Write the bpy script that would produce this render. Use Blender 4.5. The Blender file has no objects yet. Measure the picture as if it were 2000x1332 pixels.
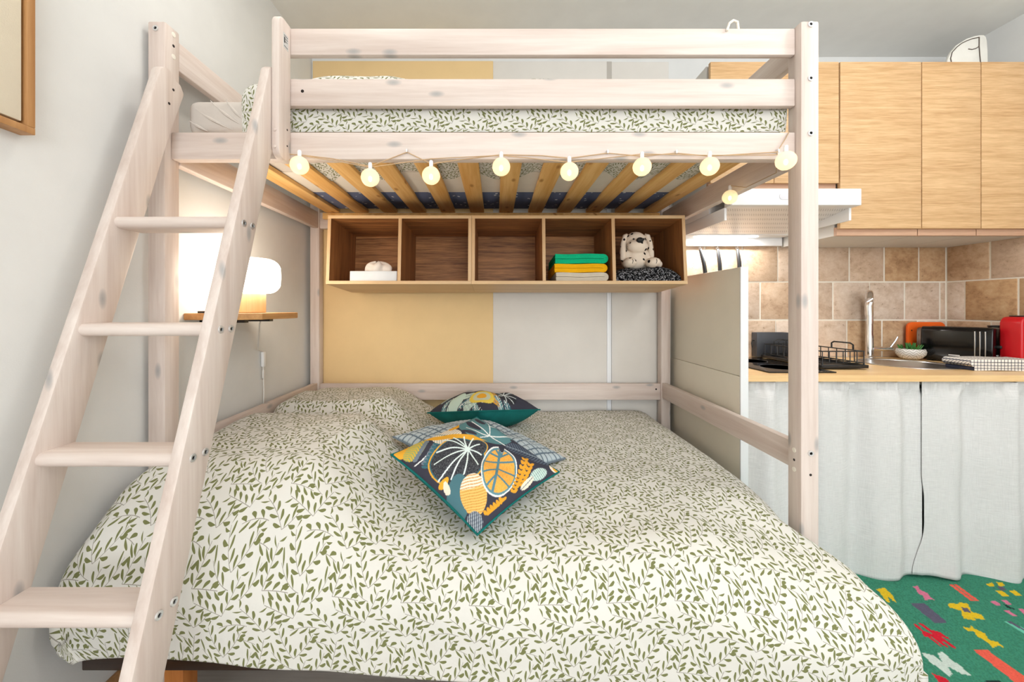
import bpy, bmesh, math, random
import numpy as np
from mathutils import Matrix, Vector, noise

random.seed(7)
scene = bpy.context.scene
COL = scene.collection

# ------------------------------------------------------------------ camera
H = 1.186                       # eye height in metres
cam_d = bpy.data.cameras.new('camera')
cam = bpy.data.objects.new('camera', cam_d)
COL.objects.link(cam)
cam.location = (0, 0, H)
cam.rotation_euler = (math.pi / 2, 0, 0)
cam_d.sensor_width = 36
cam_d.lens = 13.5
cam_d.shift_x = 0.016
cam_d.shift_y = -0.0315
cam_d.clip_start = 0.02
scene.camera = cam

# ------------------------------------------------------------------ light
world = bpy.data.worlds.new('world')
scene.world = world
world.use_nodes = True
world.node_tree.nodes['Background'].inputs[0].default_value = (0.85, 0.92, 1, 1)
world.node_tree.nodes['Background'].inputs[1].default_value = 0.35

scene.view_settings.view_transform = 'Standard'
scene.view_settings.look = 'None'
scene.view_settings.gamma = 1
scene.view_settings.use_curve_mapping = False
scene.view_settings.exposure = -0.24
scene.cycles.use_denoising = True
scene.cycles.use_adaptive_sampling = True
scene.cycles.adaptive_threshold = 0.07
scene.cycles.max_bounces = 6
scene.cycles.diffuse_bounces = 4
scene.cycles.caustics_reflective = False
scene.cycles.caustics_refractive = False
scene.cycles.sample_clamp_indirect = 6


def area(name, loc, rot, sx, sy, power, col):
    d = bpy.data.lights.new(name, 'AREA')
    d.shape = 'RECTANGLE'
    d.size, d.size_y = sx, sy
    d.energy = power
    d.color = col
    o = bpy.data.objects.new(name, d)
    COL.objects.link(o)
    o.location = loc
    o.rotation_euler = rot
    return o


# daylight through the wide window in the wall behind the camera
area('window_daylight', (0.75, -3.45, 1.5), (math.radians(90), 0, 0), 2.7, 1.9, 122, (0.93, 0.97, 1))
# ceiling lamp in front of the kitchen corner
pl = bpy.data.lights.new('ceiling_lamp', 'POINT')
pl.energy, pl.color, pl.shadow_soft_size = 18, (1, 0.985, 0.96), 0.13
plo = bpy.data.objects.new('ceiling_lamp', pl)
COL.objects.link(plo)
plo.location = (1.75, 0.75, 2.45)
# fill light added behind the camera, aimed up to wash the ceiling
area('ceiling_wash_fill', (1.0, -0.9, 1.85), (math.pi, 0, 0), 0.4, 0.4, 54, (0.98, 0.99, 1))
# ceiling lamp above the upper bunk, near the far wall
area('ceiling_spot', (-0.55, 1.2, 2.66), (0, 0, 0), 0.14, 0.14, 4.5, (1, 0.95, 0.88))

# ------------------------------------------------------------------ mesh helpers
WM = {}


def link(o, parent=None, mw=None):
    COL.objects.link(o)
    mw = mw or Matrix.Identity(4)
    if parent is not None:
        o.parent = parent
        o.matrix_parent_inverse = WM[parent.name].inverted()
    o.matrix_basis = mw
    WM[o.name] = mw.copy()
    return o


def tag(o, label=None, cat=None, group=None, kind=None):
    if label: o['label'] = label
    if cat: o['category'] = cat
    if group: o['group'] = group
    if kind: o['kind'] = kind
    return o


def thing(name, loc, label, cat, group=None, kind=None):
    o = bpy.data.objects.new(name, None)
    o.empty_display_size = 0.05
    link(o, None, Matrix.Translation(loc))
    return tag(o, label, cat, group, kind)


class MB:
    def __init__(s):
        s.v, s.f, s.uv, s.col = [], [], None, None

    def add(s, v, f):
        n = len(s.v)
        s.v += [tuple(p) for p in v]
        s.f += [tuple(i + n for i in q) for q in f]
        return s

    def box(s, x0, x1, y0, y1, z0, z1):
        v = [(x, y, z) for z in (z0, z1) for y in (y0, y1) for x in (x0, x1)]
        return s.add(v, [(0, 2, 3, 1), (4, 5, 7, 6), (0, 1, 5, 4), (2, 6, 7, 3), (0, 4, 6, 2), (1, 3, 7, 5)])

    def extrude(s, poly, axis, a0, a1):
        """poly: 2D points in the other two axes (in xyz order)."""
        def P(p, a):
            return {'x': (a, p[0], p[1]), 'y': (p[0], a, p[1]), 'z': (p[0], p[1], a)}[axis]
        n = len(poly)
        v = [P(p, a0) for p in poly] + [P(p, a1) for p in poly]
        f = [tuple(range(n))[::-1], tuple(range(n, 2 * n))]
        f += [(i, (i + 1) % n, n + (i + 1) % n, n + i) for i in range(n)]
        return s.add(v, f)

    def tube(s, pts, r, n=8, closed=False):
        pts = [Vector(p) for p in pts]
        m = len(pts)
        rr = r if isinstance(r, (list, tuple)) else [r] * m
        v, f = [], []
        up = Vector((0.13, 0.31, 0.94))
        for i, p in enumerate(pts):
            a = pts[(i - 1) % m] if (closed or i > 0) else p
            b = pts[(i + 1) % m] if (closed or i < m - 1) else p
            d = (b - a).normalized()
            sx = d.cross(up)
            if sx.length < 1e-3: sx = d.cross(Vector((1, 0, 0)))
            sx.normalize()
            sy = sx.cross(d).normalized()
            for k in range(n):
                t = 2 * math.pi * k / n
                v.append(p + (sx * math.cos(t) + sy * math.sin(t)) * rr[i])
        for i in range(m if closed else m - 1):
            j = (i + 1) % m
            for k in range(n):
                l = (k + 1) % n
                f.append((i * n + k, i * n + l, j * n + l, j * n + k))
        if not closed:
            f.append(tuple(range(n))[::-1])
            f.append(tuple(range((m - 1) * n, m * n)))
        return s.add(v, f)

    def lathe(s, prof, c=(0, 0, 0), n=24, axis='z'):
        v, f = [], []
        for r, z in prof:
            for k in range(n):
                t = 2 * math.pi * k / n
                a, b = r * math.cos(t), r * math.sin(t)
                p = {'z': (a, b, z), 'y': (a, z, b), 'x': (z, a, b)}[axis]
                v.append((p[0] + c[0], p[1] + c[1], p[2] + c[2]))
        m = len(prof)
        for i in range(m - 1):
            for k in range(n):
                l = (k + 1) % n
                f.append((i * n + k, i * n + l, (i + 1) * n + l, (i + 1) * n + k))
        f.append(tuple(range(n))[::-1])
        f.append(tuple(range((m - 1) * n, m * n)))
        return s.add(v, f)

    def ball(s, c, r, nu=20, nv=12, rot=None):
        r = r if isinstance(r, (list, tuple)) else (r, r, r)
        v, f = [], []
        for i in range(nv + 1):
            a = math.pi * i / nv
            for k in range(nu):
                t = 2 * math.pi * k / nu
                p = Vector((r[0] * math.sin(a) * math.cos(t), r[1] * math.sin(a) * math.sin(t), r[2] * math.cos(a)))
                if rot: p = rot @ p
                v.append(p + Vector(c))
        for i in range(nv):
            for k in range(nu):
                l = (k + 1) % nu
                f.append((i * nu + k, (i + 1) * nu + k, (i + 1) * nu + l, i * nu + l))
        return s.add(v, f)

    def grid(s, P, nu, nv):
        """P(i,j) -> (x,y,z,u,v)"""
        n0 = len(s.v)
        uv = []
        for j in range(nv + 1):
            for i in range(nu + 1):
                p = P(i / nu, j / nv)
                s.v.append(tuple(p[:3]))
                uv.append(p[3:5] if len(p) > 3 else (i / nu, j / nv))
        for j in range(nv):
            for i in range(nu):
                a = n0 + j * (nu + 1) + i
                s.f.append((a, a + 1, a + nu + 2, a + nu + 1))
        s.uv = (s.uv or [(0, 0)] * n0) + uv
        return s

    def mesh(s, name, bevel=0, smooth=True, seg=2, ang=35):
        me = bpy.data.meshes.new(name)
        me.from_pydata(s.v, [], s.f)
        if s.uv:
            l = me.uv_layers.new(name='UVMap')
            idx = np.zeros(len(me.loops), dtype=np.int32)
            me.loops.foreach_get('vertex_index', idx)
            l.data.foreach_set('uv', np.array(s.uv, dtype=np.float32)[idx].ravel())
        if s.col is not None:
            a = me.color_attributes.new('print', 'FLOAT_COLOR', 'POINT')
            a.data.foreach_set('color', np.asarray(s.col, dtype=np.float32).ravel())
        bm = bmesh.new()
        bm.from_mesh(me)
        if not s.uv:
            bmesh.ops.recalc_face_normals(bm, faces=bm.faces)
        if bevel:
            es = [e for e in bm.edges if len(e.link_faces) == 2 and e.calc_face_angle(0) > 0.5]
            bmesh.ops.bevel(bm, geom=es, offset=bevel, segments=seg, profile=0.5, affect='EDGES', clamp_overlap=True)
        bm.to_mesh(me)
        bm.free()
        if smooth:
            me.shade_smooth()
            me.set_sharp_from_angle(angle=math.radians(ang))
        return me

    def build(s, name, mat, parent=None, bevel=0, smooth=True, mw=None, seg=2, ang=35):
        me = s.mesh(name, bevel, smooth, seg, ang)
        me.materials.append(mat)
        o = bpy.data.objects.new(name, me)
        return link(o, parent, mw)


def dup(o, parent, mw):
    c = o.copy()
    c.parent = None
    return link(c, parent, mw)


def T(x, y, z): return Matrix.Translation((x, y, z))
def R(a, ax): return Matrix.Rotation(math.radians(a), 4, ax)


def sm(a, b, x):
    t = max(0.0, min(1.0, (x - a) / (b - a)))
    return t * t * (3 - 2 * t)


def rrect(x0, x1, y0, y1, r, n=5):
    pts = []
    for cx, cy, a0 in ((x1 - r, y1 - r, 0), (x0 + r, y1 - r, 90), (x0 + r, y0 + r, 180), (x1 - r, y0 + r, 270)):
        for k in range(n + 1):
            a = math.radians(a0 + 90 * k / n)
            pts.append((cx + r * math.cos(a), cy + r * math.sin(a)))
    return pts


# ------------------------------------------------------------------ node helpers
def srgb(r, g, b):
    f = lambda c: c / 12.92 if c <= 0.04045 else ((c + 0.055) / 1.055) ** 2.4
    return (f(r / 255), f(g / 255), f(b / 255), 1)


class G:
    """small node-graph writer"""
    def __init__(s, name):
        s.m = bpy.data.materials.new(name)
        s.m.use_nodes = True
        s.t = s.m.node_tree
        s.p = s.t.nodes['Principled BSDF']

    def n(s, kind, **kw):
        nd = s.t.nodes.new(kind)
        for k, v in kw.items():
            if k.startswith('i_'):
                s.set(nd.inputs[k[2:].replace('_', ' ')], v)
            else:
                setattr(nd, k, v)
        return nd

    def set(s, sock, v):
        if isinstance(v, E): v = v.s
        if isinstance(v, bpy.types.NodeSocket): s.t.links.new(v, sock)
        else: sock.default_value = v

    def math(s, op, a, b=0.0, c=0.0):
        nd = s.t.nodes.new('ShaderNodeMath')
        nd.operation = op
        for k, v in enumerate((a, b, c)):
            s.set(nd.inputs[k], v)
        return E(s, nd.outputs[0])

    def mix(s, f, a, b, blend='MIX'):
        nd = s.n('ShaderNodeMix', data_type='RGBA', blend_type=blend)
        s.set(nd.inputs['Factor'], f)
        s.set(nd.inputs[6], a)
        s.set(nd.inputs[7], b)
        return nd.outputs[2]

    def ramp(s, f, stops):
        nd = s.n('ShaderNodeValToRGB')
        s.set(nd.inputs[0], f)
        el = nd.color_ramp.elements
        while len(el) < len(stops): el.new(0.5)
        for e, (p, c) in zip(el, stops):
            e.position = p
            e.color = c if len(c) == 4 else (*c, 1)
        return nd.outputs[0]

    def coords(s, kind='Object', scale=(1, 1, 1), rnd=0.0, rot=(0, 0, 0)):
        tc = s.n('ShaderNodeTexCoord').outputs[kind]
        mp = s.n('ShaderNodeMapping')
        s.set(mp.inputs['Vector'], tc)
        mp.inputs['Scale'].default_value = scale
        mp.inputs['Rotation'].default_value = rot
        if rnd:
            oi = s.n('ShaderNodeObjectInfo').outputs['Random']
            mul = s.math('MULTIPLY', oi, rnd)
            cb = s.n('ShaderNodeCombineXYZ')
            for k in range(3): s.set(cb.inputs[k], mul)
            s.set(mp.inputs['Location'], cb.outputs[0])
        return mp.outputs[0]

    def noise(s, vec, scale, detail=4, rough=0.55, dist=0.0):
        nd = s.n('ShaderNodeTexNoise')
        s.set(nd.inputs['Vector'], vec)
        nd.inputs['Scale'].default_value = scale
        nd.inputs['Detail'].default_value = detail
        nd.inputs['Roughness'].default_value = rough
        nd.inputs['Distortion'].default_value = dist
        return E(s, nd.outputs['Fac'])

    def voro(s, vec, scale, feature='F1'):
        nd = s.n('ShaderNodeTexVoronoi', feature=feature)
        s.set(nd.inputs['Vector'], vec)
        nd.inputs['Scale'].default_value = scale
        return nd

    def bump(s, h, strength=0.3, dist=0.01):
        nd = s.n('ShaderNodeBump')
        nd.inputs['Strength'].default_value = strength
        nd.inputs['Distance'].default_value = dist
        s.set(nd.inputs['Height'], h)
        s.set(s.p.inputs['Normal'], nd.outputs[0])

    def out(s, color=None, rough=0.5, metal=0.0, spec=0.5, sheen=0.0):
        if color is not None: s.set(s.p.inputs['Base Color'], color)
        s.set(s.p.inputs['Roughness'], rough)
        s.p.inputs['Metallic'].default_value = metal
        s.p.inputs['Specular IOR Level'].default_value = spec
        if sheen: s.p.inputs['Sheen Weight'].default_value = sheen
        return s.m


class E:
    def __init__(s, g, sock): s.g, s.s = g, sock
    def _(s, op, b, rev=False):
        return s.g.math(op, b, s) if rev else s.g.math(op, s, b)
    def __add__(s, b): return s._('ADD', b)
    def __radd__(s, b): return s._('ADD', b)
    def __sub__(s, b): return s._('SUBTRACT', b)
    def __rsub__(s, b): return s._('SUBTRACT', b, True)
    def __mul__(s, b): return s._('MULTIPLY', b)
    def __rmul__(s, b): return s._('MULTIPLY', b)
    def __truediv__(s, b): return s._('DIVIDE', b)
    def lt(s, b): return s._('LESS_THAN', b)
    def gt(s, b): return s._('GREATER_THAN', b)
    def abs(s): return s._('ABSOLUTE', 0.0)
    def fract(s): return s._('FRACT', 0.0)
    def sign(s): return s._('SIGN', 0.0)
    def sin(s): return s._('SINE', 0.0)
    def max(s, b): return s._('MAXIMUM', b)
    def min(s, b): return s._('MINIMUM', b)
    def pow(s, b): return s._('POWER', b)


def plain(name, c, rough=0.5, metal=0.0, spec=0.5, bump=0.0, bscale=200, var=0.06):
    g = G(name)
    co = g.coords('Object')
    n = g.noise(co, 9, 3)
    lo = tuple(x * (1 - var) for x in c[:3]) + (1,)
    hi = tuple(min(1, x * (1 + var)) for x in c[:3]) + (1,)
    col = g.ramp(n, [(0.3, lo), (0.7, hi)])
    if bump: g.bump(g.noise(co, bscale, 3), bump, 0.002)
    return g.out(col, rough, metal, spec)


def wood(name, axis, a, b, knot=None, rough=0.5, scale=1.0, contrast=(0.35, 0.68), kn=0.075, fine=0.25):
    g = G(name)
    lo, hi = 0.7 * scale, 14 * scale
    sc = {'x': (lo, hi, hi), 'y': (hi, lo, hi), 'z': (hi, hi, lo)}[axis]
    co = g.coords('Object', sc, 9)
    n1 = g.noise(co, 1.6, 5, 0.6, 0.7)
    n2 = g.noise(co, 9, 3, 0.6, 0.2)
    f = n1 * (1 - fine) + n2 * fine
    col = g.ramp(f, [(contrast[0], a), (contrast[1], b)])
    if knot:
        sx = g.n('ShaderNodeSeparateXYZ')
        g.set(sx.inputs[0], g.coords('Object', (1, 1, 1), 23))
        ax = {'x': (0, 1, 2), 'y': (1, 0, 2), 'z': (2, 0, 1)}[axis]
        al, c1, c2 = [E(g, sx.outputs[i]) for i in ax]
        cb = g.n('ShaderNodeCombineXYZ')
        g.set(cb.inputs[0], al * 2.7)
        g.set(cb.inputs[1], (c1 + c2) * 6.5)
        v = g.voro(cb.outputs[0], 1.0)
        v.voronoi_dimensions = '2D'
        d = E(g, v.outputs['Distance'])
        k = g.ramp(d, [(0.0, (1, 1, 1)), (kn * 0.45, (0.75, 0.75, 0.75)), (kn, (0, 0, 0))])
        col = g.mix(k, col, knot)
    g.bump(f, 0.06, 0.004)
    return g.out(col, rough, 0, 0.4)


# ------------------------------------------------------------------ materials
PA, PB, PK = srgb(205, 187, 177), srgb(228, 216, 208), srgb(168, 164, 162)
pine = {a: wood('whitewashed_pine_' + a, a, PA, PB, PK, 0.5, kn=0.078) for a in 'xyz'}
slat_wood = wood('raw_pine', 'y', srgb(222, 166, 92), srgb(248, 208, 140), srgb(184, 124, 64), 0.55)
oak = wood('oak_front', 'x', srgb(192, 150, 104), srgb(226, 190, 144), None, 0.42, 1.7, (0.36, 0.64), fine=0.5)
oak_dark = wood('oak_edge', 'x', srgb(186, 146, 120), srgb(206, 168, 140), None, 0.45, 1.5)
shelf_x = wood('walnut_laminate_x', 'x', srgb(100, 58, 28), srgb(196, 136, 82), None, 0.5, 1.6, (0.36, 0.64), fine=0.45)
shelf_y = wood('walnut_laminate_y', 'y', srgb(112, 66, 32), srgb(190, 132, 80), None, 0.5, 1.2, (0.3, 0.72), fine=0.4)
shelf_z = wood('walnut_laminate_z', 'z', srgb(112, 66, 32), srgb(190, 132, 80), None, 0.5, 1.2, (0.3, 0.72), fine=0.4)
edge_lit_underside_x = wood('light_edge_lit_underside_x', 'x', srgb(204, 168, 124), srgb(226, 196, 154), None, 0.5)  # edge bands; also the bounce-lit tone painted on the shelf's bottom board
edge_z = wood('light_edge_z', 'z', srgb(200, 162, 118), srgb(222, 188, 146), None, 0.5)
worktop_m = wood('beech_worktop', 'x', srgb(222, 180, 124), srgb(242, 208, 156), None, 0.35, 1.0)
live_edge = wood('oiled_oak', 'y', srgb(176, 122, 70), srgb(214, 164, 106), None, 0.5, 1.0)
lamp_wood = wood('pale_lamp_wood', 'z', srgb(205, 160, 108), srgb(226, 186, 136), None, 0.5)
dark_wood = wood('dark_stained_wood', 'x', srgb(28, 18, 13), srgb(58, 38, 26), None, 0.32)
leg_wood = wood('orange_pine', 'z', srgb(170, 100, 45), srgb(205, 135, 70), None, 0.5)
frame_wood = wood('frame_oak', 'z', srgb(172, 122, 74), srgb(204, 156, 104), None, 0.45)

wall_m = plain('wall_paint', srgb(224, 224, 222), 0.9, 0, 0.15, 0.12, 260, 0.02)
ceil_m = plain('ceiling_paint', srgb(236, 235, 231), 0.9, 0, 0.15, 0.08, 200, 0.02)
yellow_m = plain('ochre_panel_paint', srgb(235, 204, 152), 0.75, 0, 0.2, 0.05, 200, 0.02)
white_panel = plain('white_panel_paint', srgb(226, 221, 214), 0.7, 0, 0.2, 0.04, 200, 0.02)
cream_m = plain('cream_panel', srgb(232, 226, 210), 0.4, 0, 0.4, 0, 0, 0.015)
white_pl = plain('white_plastic', srgb(240, 240, 240), 0.4, 0, 0.4, 0, 0, 0.01)
white_edge = plain('white_edge_strip', srgb(238, 240, 242), 0.35, 0, 0.5, 0, 0, 0.01)
carcass_m = plain('white_melamine', srgb(222, 220, 216), 0.5, 0, 0.4, 0, 0, 0.01)
steel = plain('zinc_bolt', (0.72, 0.72, 0.72, 1), 0.42, 0.85)
chrome = plain('chrome', (0.78, 0.78, 0.8, 1), 0.1, 1.0, var=0.0)
sink_m = plain('brushed_steel', (0.62, 0.62, 0.62, 1), 0.28, 1.0)
black_pl = plain('black_plastic', srgb(24, 24, 26), 0.35)
black_gloss = plain('black_gloss', srgb(10, 10, 12), 0.12)
black_wire = plain('black_wire', srgb(20, 20, 20), 0.4)
dark_hole = plain('dark_hole', srgb(40, 30, 26), 0.9)
cap_m = plain('white_cap', srgb(244, 238, 226), 0.4)
grey_m = plain('grey_trim', srgb(186, 180, 172), 0.6)
red_m = plain('red_plastic', srgb(205, 22, 32), 0.3)
orange_m = plain('orange_plastic', srgb(250, 106, 30), 0.4)
teal_m = plain('teal_velvet', srgb(18, 104, 100), 0.85, 0, 0.2, 0.3, 160, 0.18)
sheet_m = plain('greige_sheet', srgb(206, 198, 190), 0.9, 0, 0.1, 0.25, 60, 0.03)
canvas_m = plain('linen_canvas', srgb(226, 216, 196), 0.9, 0, 0.1, 0.3, 400, 0.03)
lens_m = plain('cord_beige', srgb(190, 158, 120), 0.6)
cord_white = plain('white_cord', srgb(226, 222, 216), 0.5)
green_towel = plain('green_towel', srgb(20, 178, 128), 0.95, 0, 0.1, 0.8, 300, 0.1)
yellow_towel = plain('yellow_towel', srgb(244, 180, 26), 0.95, 0, 0.1, 0.8, 300, 0.08)
beige_towel = plain('beige_towel', srgb(206, 196, 178), 0.95, 0, 0.1, 0.8, 300, 0.08)
tissue_m = plain('tissue_paper', srgb(244, 236, 226), 0.9, 0, 0.1, 0.2, 120, 0.02)
grass_m = plain('succulent_green', srgb(60, 120, 50), 0.6, var=0.25)
bowl_m = plain('white_ceramic', srgb(226, 222, 214), 0.35)
grout_m = plain('pale_grout', srgb(236, 228, 214), 0.95, 0, 0.1, 0.2, 300, 0.04)
plush_nose = plain('plush_nose', srgb(16, 14, 14), 0.6)
line_m = plain('brown_line', srgb(92, 80, 70), 0.6)


def emit(name, c, s):
    g = G(name)
    g.p.inputs['Base Color'].default_value = c
    g.p.inputs['Emission Color'].default_value = c
    g.p.inputs['Emission Strength'].default_value = s
    return g.m


lamp_glow = emit('lamp_glow', (1, 0.89, 0.74, 1), 15)
hood_glow = emit('hood_light', (1, 0.98, 0.95, 1), 14)
led_glow = emit('led_glow', (1, 0.88, 0.5, 1), 40)


def bulb_mat():
    g = G('peach_globe_plastic')
    tr = g.n('ShaderNodeBsdfTransparent')
    tl = g.n('ShaderNodeBsdfTranslucent')
    tl.inputs[0].default_value = srgb(255, 240, 220)
    g.p.inputs['Base Color'].default_value = srgb(250, 222, 198)
    g.p.inputs['Roughness'].default_value = 0.25
    g.p.inputs['Emission Color'].default_value = (1, 0.85, 0.65, 1)
    g.p.inputs['Emission Strength'].default_value = 0.22
    m1 = g.n('ShaderNodeMixShader')
    m1.inputs[0].default_value = 0.45
    g.t.links.new(g.p.outputs[0], m1.inputs[1])
    g.t.links.new(tl.outputs[0], m1.inputs[2])
    m2 = g.n('ShaderNodeMixShader')
    m2.inputs[0].default_value = 0.38
    g.t.links.new(m1.outputs[0], m2.inputs[1])
    g.t.links.new(tr.outputs[0], m2.inputs[2])
    g.t.links.new(m2.outputs[0], g.t.nodes['Material Output'].inputs[0])
    return g.m


globe_m = bulb_mat()


def glass_mat():
    g = G('clear_glass')
    g.p.inputs['Base Color'].default_value = (0.9, 0.95, 0.92, 1)
    g.p.inputs['Transmission Weight'].default_value = 1
    g.p.inputs['Roughness'].default_value = 0.03
    return g.m


glass_m = glass_mat()


def floral(name, tile=0.168, kind='UV', base=srgb(217, 215, 208), leaf=srgb(116, 119, 76)):
    """off-white cotton printed with olive sprigs: a square repeat of curved stems with paired leaves"""
    g = G(name)
    tc = g.n('ShaderNodeTexCoord').outputs[kind]
    sx = g.n('ShaderNodeSeparateXYZ')
    g.set(sx.inputs[0], tc)
    px = E(g, sx.outputs[0]) / tile
    py = E(g, sx.outputs[1]) / tile
    SP, TH, LL, W = 0.118, math.radians(47), 0.125, 0.0255
    k, sn = 1 / math.tan(TH), math.sin(TH)
    leafm = stemm = None

    def sprig(bx, by, ang, L, cv, sp=SP):
        nonlocal leafm, stemm
        a = math.radians(ang)
        dx = (px - (bx - 0.5)).fract() - 0.5
        dy = (py - (by - 0.5)).fract() - 0.5
        s = dx * math.cos(a) + dy * math.sin(a)
        t = dy * math.cos(a) - dx * math.sin(a) - s * s * cv
        at = t.abs()
        s2 = s - at * k + t.sign() * (sp * 0.25)
        q = ((s2 / sp).fract() - 0.5).abs() * (sp * sn)
        r = at / (LL * sn)
        w = r * (1 - r.pow(5)) * (W * 1.5)
        m = q.lt(w) * s2.gt(0.0) * s2.lt(L)
        st = at.lt(0.0042) * s.gt(0.0) * s.lt(L + 0.02)
        leafm = m if leafm is None else leafm.max(m)
        stemm = st if stemm is None else stemm.max(st)

    for a in ((0.1, 0.1, 61.471, 0.413, 0.212), (0.1, 0.1, 160.932, 0.413, 0.065), (0.695, 0.909, 127.324, 0.413, 0.558),
              (0.615, 0.373, 72.471, 0.413, 0.205), (0.115, 0.534, 131.581, 0.413, -0.64), (0.115, 0.534, 40.003, 0.413, 0.546),
              (0.135, 0.371, 165.138, 0.354, -1.214), (0.312, 0.278, 32.61, 0.354, 1.213), (0.468, 0.979, 165.307, 0.354, 0.961),
              (0.615, 0.373, 2.34, 0.354, -0.154), (0.33, 0.792, 3.581, 0.236, -1.161), (0.695, 0.909, 29.644, 0.236, 0.994)):
        sprig(*a)
    n = g.noise(g.coords('Object'), 500, 2)
    col = g.mix(stemm * 0.62, base, srgb(96, 84, 66))
    col = g.mix(leafm, col, leaf)
    g.bump(g.noise(g.coords('Object'), 22, 3), 0.25, 0.01)
    return g.out(col, 0.92, 0, 0.15, 0.1)


floral_m = floral('sprig_print_cotton')
floral_gen = floral('sprig_print_cotton_upper', 0.155)


def vcol(name, rough=0.9, bump=0.0, bscale=300):
    g = G(name)
    at = g.n('ShaderNodeVertexColor')
    at.layer_name = 'print'
    if bump: g.bump(g.noise(g.coords('Object'), bscale, 2), bump, 0.002)
    return g.out(at.outputs[0], rough, 0, 0.15)


print_m = vcol('printed_cotton', 0.85, 0.3, 500)
rug_m = vcol('woven_kilim', 0.97, 0.8, 350)


def linen():
    g = G('linen_curtain')
    co = g.coords('Object', (30, 30, 900))
    co2 = g.coords('Object', (900, 30, 20))
    w = g.noise(co, 1, 3) * 0.6 + g.noise(co2, 1, 3) * 0.4
    col = g.ramp(w, [(0.3, srgb(200, 199, 198)), (0.7, srgb(230, 229, 228))])
    g.bump(w, 0.3, 0.002)
    return g.out(col, 0.95, 0, 0.1)


linen_m = linen()


def navy():
    g = G('navy_star_ticking')
    v = g.voro(g.coords('Object', (1, 1, 1)), 26)
    d = E(g, v.outputs['Distance'])
    n = g.noise(g.coords('Object'), 90, 2)
    star = d.lt(0.2) * n.gt(0.42)
    col = g.mix(star, srgb(106, 116, 146), srgb(226, 230, 236))
    return g.out(col, 0.9, 0, 0.1)


navy_m = navy()


def travertine():
    g = G('travertine')
    oi = g.n('ShaderNodeObjectInfo').outputs['Random']
    co = g.coords('Object', (1, 1, 1.3), 17)
    n1 = g.noise(co, 9, 6, 0.65, 0.6)
    n2 = g.noise(co, 40, 4, 0.7)
    n1 = n1 * 0.62 + n2 * 0.38
    a = g.ramp(n1, [(0.32, srgb(190, 164, 140)), (0.5, srgb(216, 196, 178)), (0.7, srgb(232, 218, 206))])
    b = g.ramp(n1, [(0.32, srgb(150, 112, 78)), (0.5, srgb(192, 154, 114)), (0.75, srgb(216, 186, 148))])
    rn = g.math('FRACT', g.math('MULTIPLY', oi, 7.31))
    col = g.mix(g.math('POWER', rn, 1.5), a, b)
    pit = n2.lt(0.34)
    col = g.mix(pit * 0.5, col, srgb(130, 100, 78))
    g.bump(n2, 0.35, 0.004)
    return g.out(col, 0.6, 0, 0.35)


tile_m = travertine()


def tweed():
    g = G('black_tweed')
    co = g.coords('Object', (1, 1, 1), 0, (0, 0.7, 0.5))
    n = g.noise(co, 130, 2, 0.7)
    col = g.ramp(n, [(0.5, srgb(10, 10, 12)), (0.64, srgb(150, 150, 154))])
    g.bump(n, 0.6, 0.003)
    return g.out(col, 0.95, 0, 0.1)


tweed_m = tweed()


def plush():
    g = G('spotted_plush')
    v = g.voro(g.coords('Object', (1, 1, 1)), 30)
    d = E(g, v.outputs['Distance'])
    col = g.mix(d.lt(0.24), srgb(232, 216, 198), srgb(30, 24, 24))
    g.bump(g.noise(g.coords('Object'), 400, 2), 0.4, 0.002)
    return g.out(col, 0.95, 0, 0.1)


plush_m = plush()
plush_plain = plain('cream_plush', srgb(234, 220, 204), 0.95, 0, 0.1, 0.4, 400, 0.05)


def mesh_filter():
    g = G('hood_filter_mesh')
    v = g.voro(g.coords('Object', (1, 1, 1), 0, (0, 0, 0.6)), 110)
    v.inputs['Randomness'].default_value = 0.0
    d = E(g, v.outputs['Distance'])
    col = g.mix(d.lt(0.3), srgb(236, 236, 236), srgb(170, 170, 172))
    return g.out(col, 0.35, 0.6)


filter_m = mesh_filter()


def check_towel():
    g = G('checked_tea_towel')
    tc = g.n('ShaderNodeTexCoord').outputs['Object']
    sx = g.n('ShaderNodeSeparateXYZ')
    g.set(sx.inputs[0], tc)
    a = ((E(g, sx.outputs[0]) * 70).fract() - 0.5).abs().lt(0.09)
    b = (((E(g, sx.outputs[1]) + E(g, sx.outputs[2])) * 70).fract() - 0.5).abs().lt(0.09)
    col = g.mix(a.max(b), srgb(240, 236, 230), srgb(60, 64, 80))
    return g.out(col, 0.95, 0, 0.1)


check_m = check_towel()


def chevron_bowl():
    g = G('chevron_ceramic')
    sx = g.n('ShaderNodeSeparateXYZ')
    g.set(sx.inputs[0], g.n('ShaderNodeTexCoord').outputs['UV'])
    u, v = E(g, sx.outputs[0]), E(g, sx.outputs[1])
    z = ((u * 14).fract() - 0.5).abs()
    m = ((v * 7 + z * 2).fract()).lt(0.3)
    col = g.mix(m, srgb(236, 232, 226), srgb(178, 172, 164))
    return g.out(col, 0.35)


chev_m = chevron_bowl()


def floor_mat():
    return wood('oak_floorboards', 'x', srgb(172, 164, 154), srgb(200, 194, 186), None, 0.4)


floor_m = floor_mat()

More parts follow.
